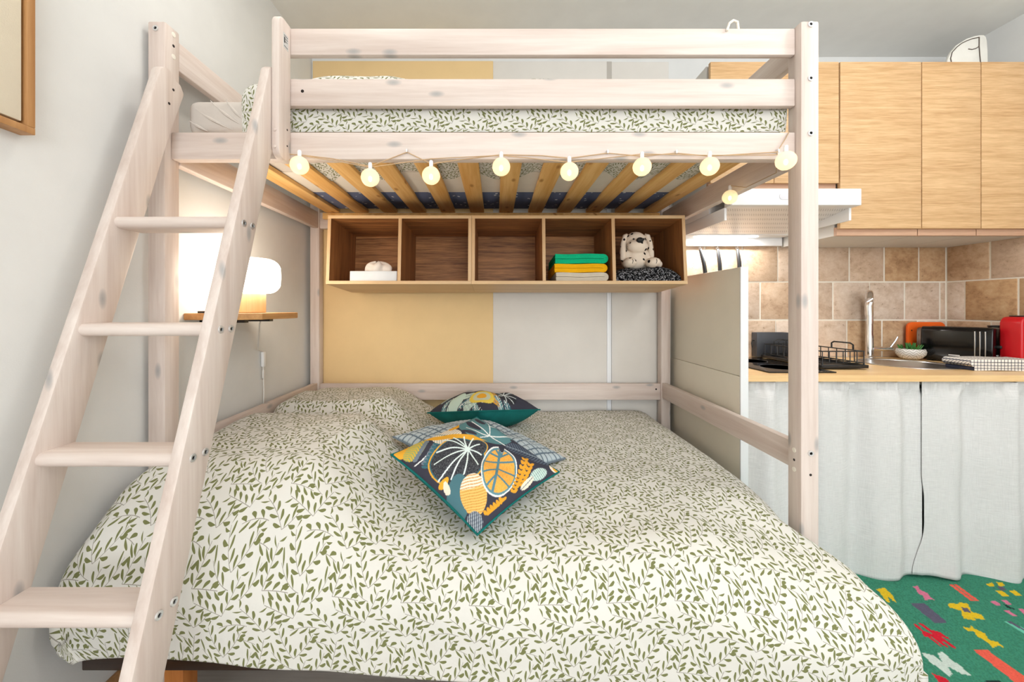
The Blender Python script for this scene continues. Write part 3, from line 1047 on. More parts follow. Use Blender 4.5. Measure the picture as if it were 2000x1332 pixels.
def leaf_print(X, Y):
    c = Canvas(X, Y, SLATE)
    rng = np.random.RandomState(3)
    # corner ochre leaf and striped leaf at the upper left
    c.put(c.leaf(160, 690, 250, 520, 60)[0], MUST)
    m, t, d = c.leaf(225, 720, 345, 500, 62); c.put(m, (214, 176, 70)); c.put(m & (np.abs((t * 12 + np.abs(d) / 30) % 1 - .5) < .18), (130, 170, 120))
    # berries and ferns
    c.put(c.seg(285, 770, 425, 545, 5, 20), WHITE)
    for k in range(16):
        a, b = 285 + 9 * (k // 2) + (k % 2) * 62, 720 - 22 * (k // 2) + (k % 2) * 30
        c.put(c.ell(a, b, 17, 15) < 1, GREY)
    for k in range(9):
        a, b = 375 + 9 * k, 790 - 27 * k
        for sg in (-1, 1): c.put(c.leaf(a, b, a + sg * 42, b - 16, 13)[0], TEAL2)
    # white-mint leaf
    m, t, d = c.leaf(372, 480, 600, 560, 95, .5); c.put(m, CREAM); c.put(m & ((np.abs((t * 13 - np.abs(d) / 40) % 1 - .5) < .12)), (120, 150, 150)); c.put(m & (np.abs(d) < 3), TEAL)
    c.put(c.leaf(500, 460, 640, 370, 26)[0], MUST)
    # split teal leaf at the back
    e = c.ell(815, 450, 232, 135, 8); c.put(e < 1, TEAL)
    c.put(c.ell(560, 545, 260, 22, 3) < 1, MUST)
    e = c.ell(815, 450, 215, 118, 8); c.put(e < 1, TEAL)
    for q in ((700, 430, 70, 24, 40), (765, 385, 48, 24, 40), (930, 465, 34, 12, 15), (660, 505, 60, 16, 18), (1040, 560, 60, 12, 15)): c.put(c.ell(*q) < 1, SLATE)
    for q in ((820, 512, 830, 385, 4, 6), (820, 512, 640, 440, 4, -22), (820, 512, 690, 385, 4, 0), (820, 512, 1045, 512, 4, 10), (825, 440, 925, 440, 3, 4), (820, 512, 930, 590, 4, 0), (820, 512, 740, 545, 4, 0)): c.put(c.seg(*q), WHITE)
    # dark feather leaf at the right
    m, t, d = c.leaf(930, 590, 1285, 705, 62, .5); c.put(m, (92, 102, 118)); c.put(m & (np.abs((t * 17 + np.abs(d) / 34) % 1 - .5) < .2), (52, 60, 76)); c.put(m & (np.abs(d) < 3), (150, 165, 175))
    # big round charcoal leaf with ochre rim
    e = c.ell(578, 745, 208, 186, -38); e2 = c.ell(700, 640, 95, 70, -20)
    c.put((e < 1) | (e2 < 1), MUST); c.put((e < .9) | (e2 < .85), TEAL2); c.put((e < .82) | (e2 < .74), CHAR)
    sp = ((e < .8) | (e2 < .72)) & (rng.rand(len(X)) < .22); c.put(sp, (104, 106, 110))
    for q in ((470, 575), (428, 665), (418, 770), (455, 905), (540, 890), (622, 860), (715, 795), (745, 690), (735, 610), (690, 560), (620, 545), (540, 560)):
        c.put(c.seg(650, 650, q[0], q[1], 5, 10 if q[0] < 560 else -6), (226, 240, 238))
    # teal blade and striped cream leaf near the front corner
    c.put(c.leaf(600, 1200, 590, 850, 78, .5)[0], (78, 118, 128))
    c.put(c.leaf(470, 960, 520, 870, 24)[0], MUST); c.put(c.leaf(530, 1000, 500, 900, 22)[0], CREAM)
    m, t, d = c.leaf(720, 1150, 668, 860, 90, .55); m &= t < 1; c.put(m, CREAM); c.put(m & (t < .68), (240, 190, 110)); c.put(m & (np.abs((t * 15 + .12 * np.sin(d / 18)) % 1 - .5) < .16), (206, 150, 70))
    m, t, d = c.leaf(715, 1245, 700, 1110, 55); c.put(m, (78, 86, 100)); c.put(m & (np.abs((d / 12) % 1 - .5) < .16), (190, 200, 206))
    # ochre leaf with white outline and teal veins
    def heart(k): return (c.ell(862, 815, 128 * k, 205 * k, 6) < 1) & ~(c.ell(895, 605, 22, 55 / k) < 1)
    c.put(heart(1.0), WHITE); c.put(heart(.94), (98, 140, 150)); h = heart(.86); c.put(h, (240, 178, 84))
    spk = h & (rng.rand(len(X)) < .2); c.put(spk, (222, 152, 60))
    c.put(h & c.seg(880, 640, 805, 1030, 9), (88, 132, 146))
    for q in ((872, 700, 770, 650), (872, 700, 965, 660), (866, 740, 745, 740), (866, 740, 985, 745), (856, 800, 745, 850), (856, 800, 975, 850), (842, 860, 765, 950), (842, 860, 930, 950), (876, 690, 830, 600), (880, 690, 920, 620)): c.put(h & c.seg(*q, 7), (88, 132, 146))
    # ochre wheat sprigs and mint leaves at the right
    for (xa, ya, xb, yb, n) in ((960, 985, 1060, 700, 9), (1010, 930, 1100, 740, 6), (780, 1140, 900, 1030, 6)):
        for k in range(n):
            a, b = xa + (xb - xa) * k / n, ya + (yb - ya) * k / n
            for sg in (-1, 1): c.put(c.leaf(a, b, a + sg * 26 + 10, b - 30, 12)[0], (226, 160, 50))
    m, t, d = c.leaf(1090, 870, 1215, 775, 44, .5); c.put(m, MINT); c.put(m & (np.abs((t * 9) % 1 - .5) < .12), GREY)
    m, t, d = c.leaf(1020, 960, 1110, 850, 26, .5); c.put(m, CREAM); c.put(m & (np.abs(d) < 3), GREY)
    c.put(c.ell(1290, 740, 42, 40) < 1, CREAM); c.put(c.ell(1298, 745, 26, 28) < 1, MUST)
    return c.rgba()

CORN = np.array([(730, 1255), (1318, 765), (760, 328), (116, 645)], float)   # seam corners of the print layout
def front_print(u, v):
    P0, P1, P2, P3 = CORN
    w = [(1 - u) * (1 - v), u * (1 - v), u * v, (1 - u) * v]
    X = w[0] * P0[0] + w[1] * P1[0] + w[2] * P2[0] + w[3] * P3[0]
    Y = w[0] * P0[1] + w[1] * P1[1] + w[2] * P2[1] + w[3] * P3[1]
    x, y = 2 * u - 1, 2 * v - 1
    w = np.maximum(0, (1 - x ** 4) * (1 - y ** 4)) ** .62 * (.78 + .22 * (1 - x * x) * (1 - y * y))
    return leaf_print(X, Y - 105 * w)

def back_print(u, v):
    # another cut of a leafy print: large pale blossoms, ochre fan leaf, dark ground
    c = Canvas(u * 1000, v * 1000, SLATE)
    rr = random.Random(21)
    for k in range(46):
        x, y, a, L = rr.uniform(0, 1000), rr.uniform(0, 1000), rr.uniform(0, 6.28), rr.uniform(170, 300)
        m, t, d = c.leaf(x, y, x + L * math.cos(a), y + L * math.sin(a), rr.uniform(38, 62), .5)
        col = rr.choice([CREAM, MINT, MUST, TEAL, TEAL2, (86, 120, 150), MINT, CHAR])
        c.put(m, col)
        c.put(m & ((np.abs((t * 9 + np.abs(d) / 40) % 1 - .5) < .08) | (np.abs(d) < 4)), WHITE if col in (TEAL, TEAL2, CHAR) else GREY)
    m = c.ell(210, 190, 150, 150); c.put(m < 1, (232, 206, 90)); c.put(m < .5, (200, 206, 180)); c.put(m < .16, MUST)
    m = c.ell(90, 520, 130, 110, 30); c.put(m < 1, MINT)
    m = c.ell(560, 180, 150, 160, 20); c.put(m < 1, CHAR)
    for a in range(0, 360, 40): c.put((m < .95) & c.seg(560, 180, 560 + 170 * math.cos(math.radians(a)), 180 + 170 * math.sin(math.radians(a)), 7, 8), (214, 224, 226))
    return c.rgba()

def quilt_print(u, v):
    n = 18
    a, b = (u * n) % 1, (v * n) % 1
    line = (np.minimum(a, 1 - a) < .10) | (np.minimum(b, 1 - b) < .10)
    c = np.tile(LIN((182, 194, 200)), (len(u), 1))
    c[line] = LIN((100, 116, 130))
    return np.concatenate([c, np.ones((len(u), 1))], 1)

def rotm(a, b, c):
    return R(c, 'Z') @ R(b, 'Y') @ R(a, 'X')

def cushion(name, label, size, ht, hb, N, fn, mat, mat_b, mw, quilt=False):
    t = thing(name, mw.translation, label, 'cushion')
    a, b = cushion_shape(N, size, ht, hb, .012)
    if quilt:
        vv = []
        for (x, y, z), (u, v) in zip(a.v, a.uv):
            q = abs(math.sin(math.pi * u * 18)) * abs(math.sin(math.pi * v * 18))
            vv.append((x, y, z + .004 * math.sqrt(q)))
        a.v = vv
    a.col = paint(N, fn)
    f = a.build('front_cover', mat, t, mw=mw, ang=180)
    b.build('back_cover', mat_b, t, mw=mw, ang=180)
    # seam piping
    pts = []
    aa = size / 2
    for k in range(80):
        e, q = divmod(k, 20)
        s = q / 20 * 2 - 1
        x, y = ((s, -1), (1, s), (-s, 1), (-1, -s))[e]
        pts.append((aa * x * (1 - .055 * (1 - y * y) * x * x), aa * y * (1 - .055 * (1 - x * x) * y * y), 0))
    MB().tube(pts, .0035, 6, True).build('seam', mat_b, t, mw=mw)
    return t

grey_back = plain('slate_cotton', srgb(110, 122, 132), .9, 0, .1, .3, 300, .1)
cushion('quilted_cushion', 'blue-grey quilted cushion lying under the leaf print cushion', .475, .062, .05, 150, quilt_print, print_m, grey_back,
        T(-.060, 1.486, .648) @ rotm(6.3, 5.4, 48.4), True)
cushion('leaf_cushion', 'tropical leaf print cushion in front, with a big ochre leaf', .388, .058, .07, 260, front_print, print_m, teal_m,
        T(-.0605, 1.245, .684) @ rotm(17.1, -5.6, 48.3))
cushion('leaf_cushion', 'leaf print cushion with teal back at the rear of the bed', .40, .095, .085, 160, back_print, print_m, teal_m,
        T(-.061, 1.9246, .672) @ rotm(-12.3, 9.1, 41.9))

# ================================================================== UPPER BUNK
um = thing('mattress', (0, 1.7, 1.757), 'upper bunk mattress with greige fitted sheet', 'mattress')
def ums(u, v):
    return None
MB().box(-1.012, .95, 1.252, 2.2, 1.757, 1.872).build('core', sheet_m, um, bevel=.03, seg=4)
# creases of the fitted sheet at the open end
for k, (xa, xb, za, zb) in enumerate(((-.98, -.86, 1.84, 1.77), (-.93, -.82, 1.865, 1.78), (-.88, -.82, 1.868, 1.80), (-1.0, -.94, 1.80, 1.765))):
    pts = [(xa + (xb - xa) * t / 8, 1.2525 + .002 * math.sin(t), za + (zb - za) * (t / 8) ** .8) for t in range(9)]
    MB().tube(pts, [.001 + .004 * math.sin(math.pi * t / 8) for t in range(9)], 6).build('sheet_crease', sheet_m, um)
nv_ = MB().grid(lambda u, v: (-1.0 + 1.94 * u, 1.87 + .32 * v, 1.7565 - .011 * abs(math.sin(math.pi * u * 17)) ** .6 * math.sin(math.pi * min(1, v * 1.3 + .05)) ), 200, 8)
nv_.uv = None
nv_.build('ticking', navy_m, um, ang=180)
MB().box(-.99, .94, 1.60, 1.872, 1.7545, 1.7575).build('sheet_underside', plain('white_sheet', srgb(232, 226, 216), .9, 0, .1, .2, 60, .03), um)

ud = thing('duvet', (0, 1.7, 1.87), 'sprig print duvet on the upper bunk behind the guard rails', 'duvet')
def ud_P(u, v):
    sx = -.90 + 1.90 * u
    sy = -.24 + 1.16 * v
    x = max(-.815, sx)
    dx = 0
    xx, dx = rprof(sx - .06, .885, .07)
    x = .06 + (xx if sx > .06 else -xx)
    y2, dy = rprof(1.2 - (sy + .24) - .2, .46, .06) if sy < .46 else (0, 0)
    yy = 1.2515 + max(0, sy) if sy > .06 else 1.2515 + .06 - .06 * math.sin(min(1.5708, (.06 - sy) / .06))
    dy = 0 if sy > .06 else (.06 * (1 - math.cos((.06 - sy) / .06)) if (.06 - sy) / .06 < 1.5708 else .06 + (.06 - sy) - .0942)
    top = 1.955 + .010 * noise.noise(Vector((x * 4, yy * 3, 4.4))) + .006 * noise.noise(Vector((x * 13, yy * 9, 1))) + .016 * bump1(x, -.6, -.28, .06)
    d = (dx ** 3 + dy ** 3) ** (1 / 3)
    z = max(top - d, 1.762)
    bul = math.sin(math.pi * max(0, min(1, (1.94 - z) / .18))) * .006 * (1 + noise.noise(Vector((x * 8, 2, z * 5))))
    return (x, yy - bul, z, sx * .98, sy)
ux_ = MB().grid(ud_P, 180, 70).build('cover', floral_gen, ud, ang=180)
tk = MB().grid(lambda u, v: (-.80 + 1.735 * u, 1.275 + (.355 + .05 * math.sin(u * 42) + .02 * math.sin(u * 17)) * v, 1.7535 - .006 * abs(math.sin(u * 40)) * v, u * 1.7, v * .4), 160, 10)
tk.build('tucked_edge', floral_gen, ud, ang=180)

# ================================================================== STRING LIGHTS
sg = thing('string_lights', (0, 1.2, 1.7), 'string of peach globe lights hung along the front beam', 'string lights')
def at(x, y, Y): return Vector(((x - 968) * Y / 750, Y, H - (y - 603) * Y / 750))
globes = [(585, 323, 1.175), (723, 347, 1.175), (842, 343, 1.175), (979, 326, 1.175), (1112, 335, 1.175), (1254, 326, 1.175), (1386, 325, 1.175), (1535, 314, 1.15), (1458, 385, 1.52)]
gl = None
for k, (x, y, Y) in enumerate(globes):
    p = at(x, y, Y)
    if k == 8: p.x = min(p.x, .957 - .03) ; p.z = at(x, y, Y).z
    if gl is None:
        gl = MB().ball((0, 0, 0), .0275, 24, 14).build('globe', globe_m, sg, mw=Matrix.Translation(p))
        g2 = gl
    else:
        g2 = dup(gl, sg, Matrix.Translation(p))
    MB().lathe([(.006, .025), (.006, .043), (.004, .046)], p, 10).build('socket', white_pl, g2)
    MB().ball((p.x, p.y, p.z - .004), (.005, .005, .008), 10, 8).build('led', led_glow, g2)
hooks = [(540, 300), (582, 302), (650, 310), (723, 325), (795, 297), (842, 320), (905, 311), (979, 302), (1060, 304), (1112, 309), (1186, 299), (1254, 305), (1320, 299), (1386, 305), (1450, 301), (1518, 297)]
c1 = [at(x, y, 1.205) for x, y in hooks]
MB().tube(c1, .0016, 6).build('cord', lens_m, sg)
c2 = [at(x, y + 5 * math.sin(i * 1.9), 1.203) for i, (x, y) in enumerate([(582, 302), (723, 322), (842, 313), (979, 306), (1112, 312), (1254, 301), (1386, 308), (1518, 299)])]
MB().tube(c2, .0014, 6).build('cord', lens_m, sg)
MB().tube([at(1518, 297, 1.205), at(1536, 268, 1.206), at(1541, 258, 1.21)], .0014, 6).build('cord', lens_m, sg)
MB().tube([at(540, 300, 1.205), at(548, 306, 1.205), at(582, 318, 1.2)], .0016, 6).build('cord', lens_m, sg)
cp = at(1458, 385, 1.52); cp.x = .927
MB().tube([at(1518, 299, 1.205), Vector((.95, 1.3, 1.646)), Vector((.945, 1.45, 1.644)), Vector((cp.x, 1.52, cp.z + .045))], .0014, 6).build('cord', lens_m, sg)
for x, y in ((795, 296), (1186, 298), (1320, 298), (1518, 296), (979, 301)):
    q = at(x, y, 1.21)
    MB().box(q.x - .002, q.x + .002, 1.203, 1.2123, q.z - .004, q.z + .006).build('clip', steel, sg)

# ================================================================== LEFT WALL
ws = thing('wall_shelf', (-1.0, 1.5, 1.15), 'small oiled oak wall shelf carrying the table lamp', 'shelf')
sp_ = [(XL, 1.346), (-.93, 1.346)] + [(-.85 - .006 * math.sin(t * .9), 1.40 + .26 * t / 8) for t in range(9)] + [(-.872, 1.675), (XL, 1.675)]
MB().extrude(sp_, 'z', 1.146, 1.170).build('board', live_edge, ws, bevel=.003)
for y in (1.42, 1.58): MB().box(XL, -.93, y, y + .025, 1.134, 1.1455).build('bracket', black_pl, ws)
LX, LY = -.958, 1.50
lamp = thing('table_lamp', (LX, LY, 1.17), 'glowing white table lamp with round wooden base on wall shelf', 'lamp')
MB().lathe([(.05, 1.1705), (.053, 1.173), (.053, 1.243), (.05, 1.246)], (LX, LY, 0), 32).build('base', lamp_wood, lamp)
sh = [(.02, 1.246)]
for a in range(-90, 91, 15):
    t = math.radians(a)
    sh.append((.062 + .043 * math.cos(t), 1.314 + (.022 if a > 0 else -.022 if a < 0 else 0) + .045 * math.sin(t)))
sh.append((.02, 1.381))
MB().lathe(sh, (LX, LY, 0), 40).build('shade', lamp_glow, lamp, ang=60)
cd = [(-1.0, 1.64, 1.146), (-1.04, 1.68, 1.09), (-1.083, 1.75, 1.0), (-1.086, 1.79, .985), (-1.086, 1.80, .80), (-1.086, 1.79, .62)]
co_ = MB().tube([Vector(cd[0]), Vector((-1.02, 1.66, 1.12))] + [Vector(p) for p in cd[2:]], .003, 8).build('cord', cord_white, lamp)
MB().box(-1.093, -1.078, 1.785, 1.805, .915, .985).build('cord_switch', white_pl, lamp, bevel=.004)
MB().box(-1.09, -1.08, 1.79, 1.80, .86, .90).build('cord_clip', cord_white, lamp, bevel=.002)
ph = tag(MB().extrude(rrect(-1.055, -1.015, 1.355, 1.40, .006), 'z', 1.1702, 1.178).build('phone', black_pl, bevel=.001), 'flat dark gadget lying on the wall shelf', 'phone')

pf = thing('picture_frame', (XL, .6, 1.9), 'oak framed blank linen canvas on the left wall', 'picture')
y0, y1, z0, z1, fw = .25, .885, 1.585, 2.45, .016
for b in ((y0, y1, z0, z0 + fw), (y0, y1, z1 - fw, z1), (y0, y0 + fw, z0 + fw, z1 - fw), (y1 - fw, y1, z0 + fw, z1 - fw)):
    MB().box(XL, XL + .035, *b).build('frame_side', frame_wood, pf, bevel=.0015)
MB().box(XL, XL + .004, y0 + fw, y1 - fw, z0 + fw, z1 - fw).build('backing', dark_hole, pf)
MB().box(XL + .004, XL + .03, y0 + fw + .006, y1 - fw - .006, z0 + fw + .006, z1 - fw - .006).build('canvas', canvas_m, pf, bevel=.002)

# ================================================================== CUBE SHELVES (hang slightly tilted)
SB, SZ, SYF, SYB, SHT = .016, 1.278, 1.845, 2.185, .338
TS = T(0, SYB, SZ) @ R(-4.5, 'X') @ T(0, -SYB, -SZ)
def cube_shelf(xs, label):
    t = thing('cube_shelf', TS @ Vector((xs[0], SYB, SZ)), label, 'shelf', 'cube shelves under the loft bed')
    x0, x1 = xs[0], xs[-1] + SB
    def brd(name, mat, em, e, *b):
        o = MB().box(*b).build(name, mat, t, mw=TS)
        MB().box(*e).build('edge_band', em, o, mw=TS, bevel=.0008)
    f0, f1 = SYF - .001, SYF + .0005
    brd('top_board', shelf_x, edge_lit_underside_x, (x0, x1, f0, f1, SZ + SHT - SB, SZ + SHT), x0, x1, SYF, SYB, SZ + SHT - SB, SZ + SHT)
    brd('bottom_board', edge_lit_underside_x, edge_lit_underside_x, (x0, x1, f0, f1, SZ, SZ + SB), x0, x1, SYF, SYB, SZ, SZ + SB)  # light bounced onto the underside is put into this board's pale colour
    for k, x in enumerate(xs):
        nm = 'side_board' if k in (0, len(xs) - 1) else 'divider'
        brd(nm, shelf_z, edge_z, (x, x + SB, f0, f1, SZ + SB, SZ + SHT - SB), x, x + SB, SYF, SYB, SZ + SB, SZ + SHT - SB)
    MB().box(x0 + SB, x1 - SB, SYB - .006, SYB - .0005, SZ + SB, SZ + SHT - SB).build('back_panel', shelf_x, t, mw=TS)
cube_shelf([-.817, -.473, -.133], 'brown two-cube shelf with tissue box, left half of the row')
cube_shelf([-.116, .226, .564, .907], 'brown three-cube shelf with towels and plush dog, right half')
ZF = SZ + SB

tb_ = thing('tissue_box', TS @ Vector((-.59, 1.93, ZF)), 'pale tissue box in the leftmost cube of the shelf', 'tissue box')
MB().box(-.712, -.482, 1.87, 1.99, ZF + .0005, ZF + .052).build('box', plain('pale_box_card', srgb(226, 232, 236), .6, var=.06), tb_, mw=TS, bevel=.002)
def tis(u, v):
    a = 2 * math.pi * u
    r = .062 * math.sin(math.pi * (.08 + .87 * v) * .62)
    w = 1 + .16 * math.sin(3 * a + 1) + .12 * math.sin(5 * a + 4 * v)
    return (-.597 + r * w * 1.05 * math.cos(a), 1.93 + r * w * .5 * math.sin(a), ZF + .05 + .056 * math.cos(math.pi * .5 * v) * (1 + .12 * math.sin(4 * a)))
tm = MB().grid(tis, 48, 14); tm.uv = None
tm.build('tissue', tissue_m, tb_, mw=TS, ang=180)

def folded(x0, x1, z0, h, layers, y0, y1, seed, nm, mat, label, mw=TS, cat='towel', grp='folded towels in the cube shelf'):
    rnd = random.Random(seed)
    t = h / layers
    path = []
    N = 14
    for k in range(layers):
        z = z0 + (k + .5) * t
        seq = range(N + 1) if k % 2 == 0 else range(N, -1, -1)
        pts = [(x0 + t * .5 + (x1 - x0 - t) * i / N, z + .0014 * math.sin(i * .5 + seed) * (i not in (0, N))) for i in seq]
        path += pts
        if k < layers - 1:
            c = pts[-1]; sgn = 1 if k % 2 == 0 else -1
            for a in (-60, -30, 0, 30, 60):
                path.append((c[0] + sgn * t * .5 * math.cos(math.radians(a)), z + t * .5 + t * .5 * math.sin(math.radians(a))))
    hw = t * .462
    L, Rr = [], []
    for i, p in enumerate(path):
        a, b = path[max(0, i - 1)], path[min(len(path) - 1, i + 1)]
        d = Vector((b[0] - a[0], b[1] - a[1])); d.normalize()
        L.append((p[0] - d.y * hw, p[1] + d.x * hw)); Rr.append((p[0] + d.y * hw, p[1] - d.x * hw))
    poly = L + Rr[::-1]
    n = len(poly); m = len(L)
    mb = MB()
    v = [(p[0], y0, p[1]) for p in poly] + [(p[0], y1, p[1]) for p in poly]
    f = [(i, (i + 1) % n, n + (i + 1) % n, n + i) for i in range(n)]
    for i in range(m - 1):
        f.append((i, i + 1, n - 2 - i, n - 1 - i)); f.append((n + i, n + i + 1, 2 * n - 2 - i, 2 * n - 1 - i))
    mb.add(v, f)
    o = mb.build(nm, mat, None, mw=mw, ang=50)
    return tag(o, label, cat, grp)
folded(.284, .541, ZF + .0005, .044, 2, 1.868, 2.10, 1, 'folded_towel', beige_towel, 'folded beige towel at the bottom of the pile')
folded(.278, .538, ZF + .0455, .043, 2, 1.872, 2.10, 2, 'folded_towel', yellow_towel, 'folded mustard yellow towel between two others')
folded(.280, .540, ZF + .089, .048, 2, 1.868, 2.10, 3, 'folded_towel', green_towel, 'folded emerald green towel on top of the pile')

def fab(u, v):
    a = u * 2 - 1
    x = .745 + .158 * a
    t = math.pi * v
    r = .040 * (1 - abs(a) ** 6 * .5)
    y = 1.985 - .118 * math.copysign(abs(math.cos(t)) ** .5, math.cos(t))
    return (x, y, ZF + .002 + r * (1 + .0) * 2 * math.sin(t) ** .55 * (.97 + .06 * math.sin(a * 4)))
fb = MB().grid(fab, 40, 24); fb.uv = None
tag(fb.build('tweed_throw', tweed_m, None, mw=TS, ang=180), 'folded black tweed throw under the plush dog', 'throw')

dg = thing('plush_dog', TS @ Vector((.716, 1.93, ZF + .08)), 'white spotted plush dog sitting on the black throw', 'plush toy')
bx, by, bz = .714, 1.945, ZF + .076
body = MB()
body.ball((bx, by + .01, bz + .05), (.062, .055, .055)).ball((bx, by, bz + .133), (.058, .054, .058)).ball((bx - .003, by - .038, bz + .108), (.053, .036, .036))
body.ball((bx - .05, by - .05, bz + .022), (.033, .045, .026)).ball((bx + .066, by - .05, bz + .022), (.036, .045, .026))
body.ball((bx + .108, by - .01, bz + .022), (.022, .022, .02)).ball((bx - .05, by, bz + .05), (.025, .03, .05)).ball((bx + .055, by, bz + .05), (.028, .03, .05))
bo = body.build('body', plush_m, dg, mw=TS, ang=180)
rm = bo.modifiers.new('blend', 'REMESH'); rm.mode = 'VOXEL'; rm.voxel_size = .005; rm.use_smooth_shade = True
sm_ = bo.modifiers.new('soft', 'SMOOTH'); sm_.iterations = 4
for s, z1 in ((-1, .03), (1, .045)):
    pts = [(bx + s * .045, by - .01, bz + .172), (bx + s * .058, by - .015, bz + .165), (bx + s * .067, by - .018, bz + .13), (bx + s * .071, by - .018, bz + .08), (bx + s * .071, by - .02, bz + z1 + .015), (bx + s * .069, by - .02, bz + z1)]
    e = MB().tube(pts, [.010, .013, .013, .015, .014, .005], 12).build('ear', plush_m, dg, mw=TS, ang=180)
MB().ball((bx - .003, by - .073, bz + .130), (.018, .011, .014), 14, 10).build('nose', plush_nose, dg, mw=TS)
for s in (-.026, .024): MB().ball((bx + s, by - .051, bz + .140), (.005, .004, .006), 10, 8).build('eye', plush_nose, dg, mw=TS)
for x in (bx - .05, bx + .066): MB().tube([(x, by - .093, bz + .032), (x + .002, by - .0955, bz + .022), (x, by - .09, bz + .01)], .0012, 6).build('paw_seam', plush_nose, dg, mw=TS)

# ================================================================== ON THE WORKTOP
hob = thing('hob', (1.37, 1.96, .9), 'black glass hob let into the worktop by the cream panel', 'hob')
MB().box(1.215, 1.515, 1.705, 2.215, .9005, .906).build('glass', black_gloss, hob, bevel=.002)
for y in (1.84, 2.07): MB().lathe([(.085, .9061), (.085, .9064), (.083, .9064), (.083, .9061)], (1.365, y, 0), 36).build('ring_mark', plain('hob_mark', srgb(90, 90, 92), .4), hob)

dr = thing('dish_rack', (1.63, 2.0, .9), 'black wire dish rack on its drip tray beside the sink', 'dish rack')
x0, x1, y0, y1 = 1.53, 1.75, 1.80, 2.21
tr_ = MB().box(x0, x1, y0, y1, .9065, .911).box(x0, x0 + .006, y0, y1, .911, .922).box(x1 - .006, x1, y0, y1, .911, .922).box(x0 + .006, x1 - .006, y0, y0 + .006, .911, .922).box(x0 + .006, x1 - .006, y1 - .006, y1, .911, .922)
tr_.build('drip_tray', black_pl, dr, bevel=.0015)
rw = lambda n, pts, r=.0022, cl=False: MB().tube(pts, r, 6, cl).build(n, black_wire, dr)
ix0, ix1, iy0, iy1 = x0 + .012, x1 - .012, y0 + .012, y1 - .012
for z in (.93, .985):
    rw('rim_wire', [(ix0, iy0, z), (ix1, iy0, z), (ix1, iy1, z), (ix0, iy1, z)], .003, True)
for k in range(9):
    y = iy0 + (iy1 - iy0) * k / 8
    for x in (ix0, ix1): rw('upright_wire', [(x, y, .93), (x, y, .985)])
    rw('floor_wire', [(ix0, y, .93), (ix1, y, .93)])
for k in range(1, 6):
    x = ix0 + (ix1 - ix0) * k / 6
    for y in (iy0, iy1): rw('upright_wire', [(x, y, .93), (x, y, .985)])
for k in range(5):
    y = iy1 - .03 - .035 * k
    rw('plate_divider', [(ix0 + .03, y, .93), (ix0 + .03, y, 1.0), (ix0 + .045, y, 1.012), (ix0 + .085, y, 1.012), (ix0 + .10, y, 1.0), (ix0 + .10, y, .93)])
rw('handle', [(ix1 + .003, 1.87, .985), (ix1 + .003, 1.87, 1.01), (ix1 + .003, 1.885, 1.018), (ix1 + .003, 1.975, 1.018), (ix1 + .003, 1.99, 1.01), (ix1 + .003, 1.99, .985)], .004)
for x in (ix0, ix1):
    for y in (iy0, iy1): rw('foot', [(x, y, .911), (x, y, .93)], .004)
bp = thing('black_caddy', (1.5, 2.23, .9), 'dark upright container standing behind the dish rack', 'container')
cd_ = MB().box(1.512, 1.70, 2.222, 2.228, .9065, 1.048).box(1.512, 1.70, 2.262, 2.268, .9065, 1.048).box(1.512, 1.518, 2.228, 2.262, .9065, 1.048).box(1.694, 1.70, 2.228, 2.262, .9065, 1.048).box(1.518, 1.694, 2.228, 2.262, .9065, .912)
cd_.build('tub', plain('charcoal_plastic', srgb(58, 60, 66), .45), bp, bevel=.0015)
MB().tube([(1.50, 2.245, .96), (1.497, 2.245, .985), (1.50, 2.245, 1.0), (1.512, 2.245, 1.0)], .003, 6).build('handle', black_wire, bp)

bwx, bwy = 2.345, 2.17
pp = thing('potted_plant', (bwx, bwy, .9), 'small succulent in a white chevron bowl beside the toaster', 'potted plant')
def bowl(u, v):
    a = 2 * math.pi * u
    pr_ = [(.028, 0), (.046, .009), (.060, .028), (.063, .044), (.058, .060), (.053, .060), (.054, .046)]
    f = v * (len(pr_) - 1); i = min(int(f), len(pr_) - 2); q = f - i
    r = pr_[i][0] * (1 - q) + pr_[i + 1][0] * q; z = pr_[i][1] * (1 - q) + pr_[i + 1][1] * q
    return (bwx + r * math.cos(a), bwy + r * math.sin(a), .9006 + z, u, v)
MB().grid(bowl, 36, 18).build('bowl', chev_m, pp, ang=60)
MB().lathe([(.053, .948), (.001, .950)], (bwx, bwy, 0), 20).build('soil', dark_hole, pp)
rnd = random.Random(4)
for k in range(34):
    a, rr = rnd.uniform(0, 6.28), rnd.uniform(.002, .04)
    t_ = rnd.uniform(.1, .7)
    b = Vector((bwx + rr * math.cos(a), bwy + rr * math.sin(a), .948))
    tip = b + Vector((.022 * t_ * math.cos(a) * 1.6, .022 * t_ * math.sin(a) * 1.6, .032 + .018 * (1 - rr / .04)))
    MB().tube([b, (b + tip) / 2 + Vector((0, 0, .003)), tip], [.003, .0045, .0008], 5).build('leaf', grass_m, pp)

ob = thing('orange_board', (2.53, 2.255, .9), 'orange chopping board with cut-out leaning behind the toaster', 'chopping board')
o_out = rrect(2.402, 2.622, .901, 1.108, .03)
o_in = rrect(2.455, 2.60, .96, 1.078, .02)
n_ = len(o_out)
vv = [(p[0], y, p[1]) for y in (2.238, 2.25) for ring in (o_out, o_in) for p in ring]
ff = []
for i in range(n_):
    j = (i + 1) % n_
    ff += [(i, j, n_ + j, n_ + i), (2 * n_ + i, 3 * n_ + i, 3 * n_ + j, 2 * n_ + j), (i, 2 * n_ + i, 2 * n_ + j, j), (n_ + i, n_ + j, 3 * n_ + j, 3 * n_ + i)]
MB().add(vv, ff).build('board', orange_m, ob, bevel=.0015)
MB().lathe([(.004, 0), (.004, .001)], (0, 0, 0), 12).build('screw', dark_hole, ob, mw=T(2.425, 2.2385, 1.06) @ R(90, 'X'))

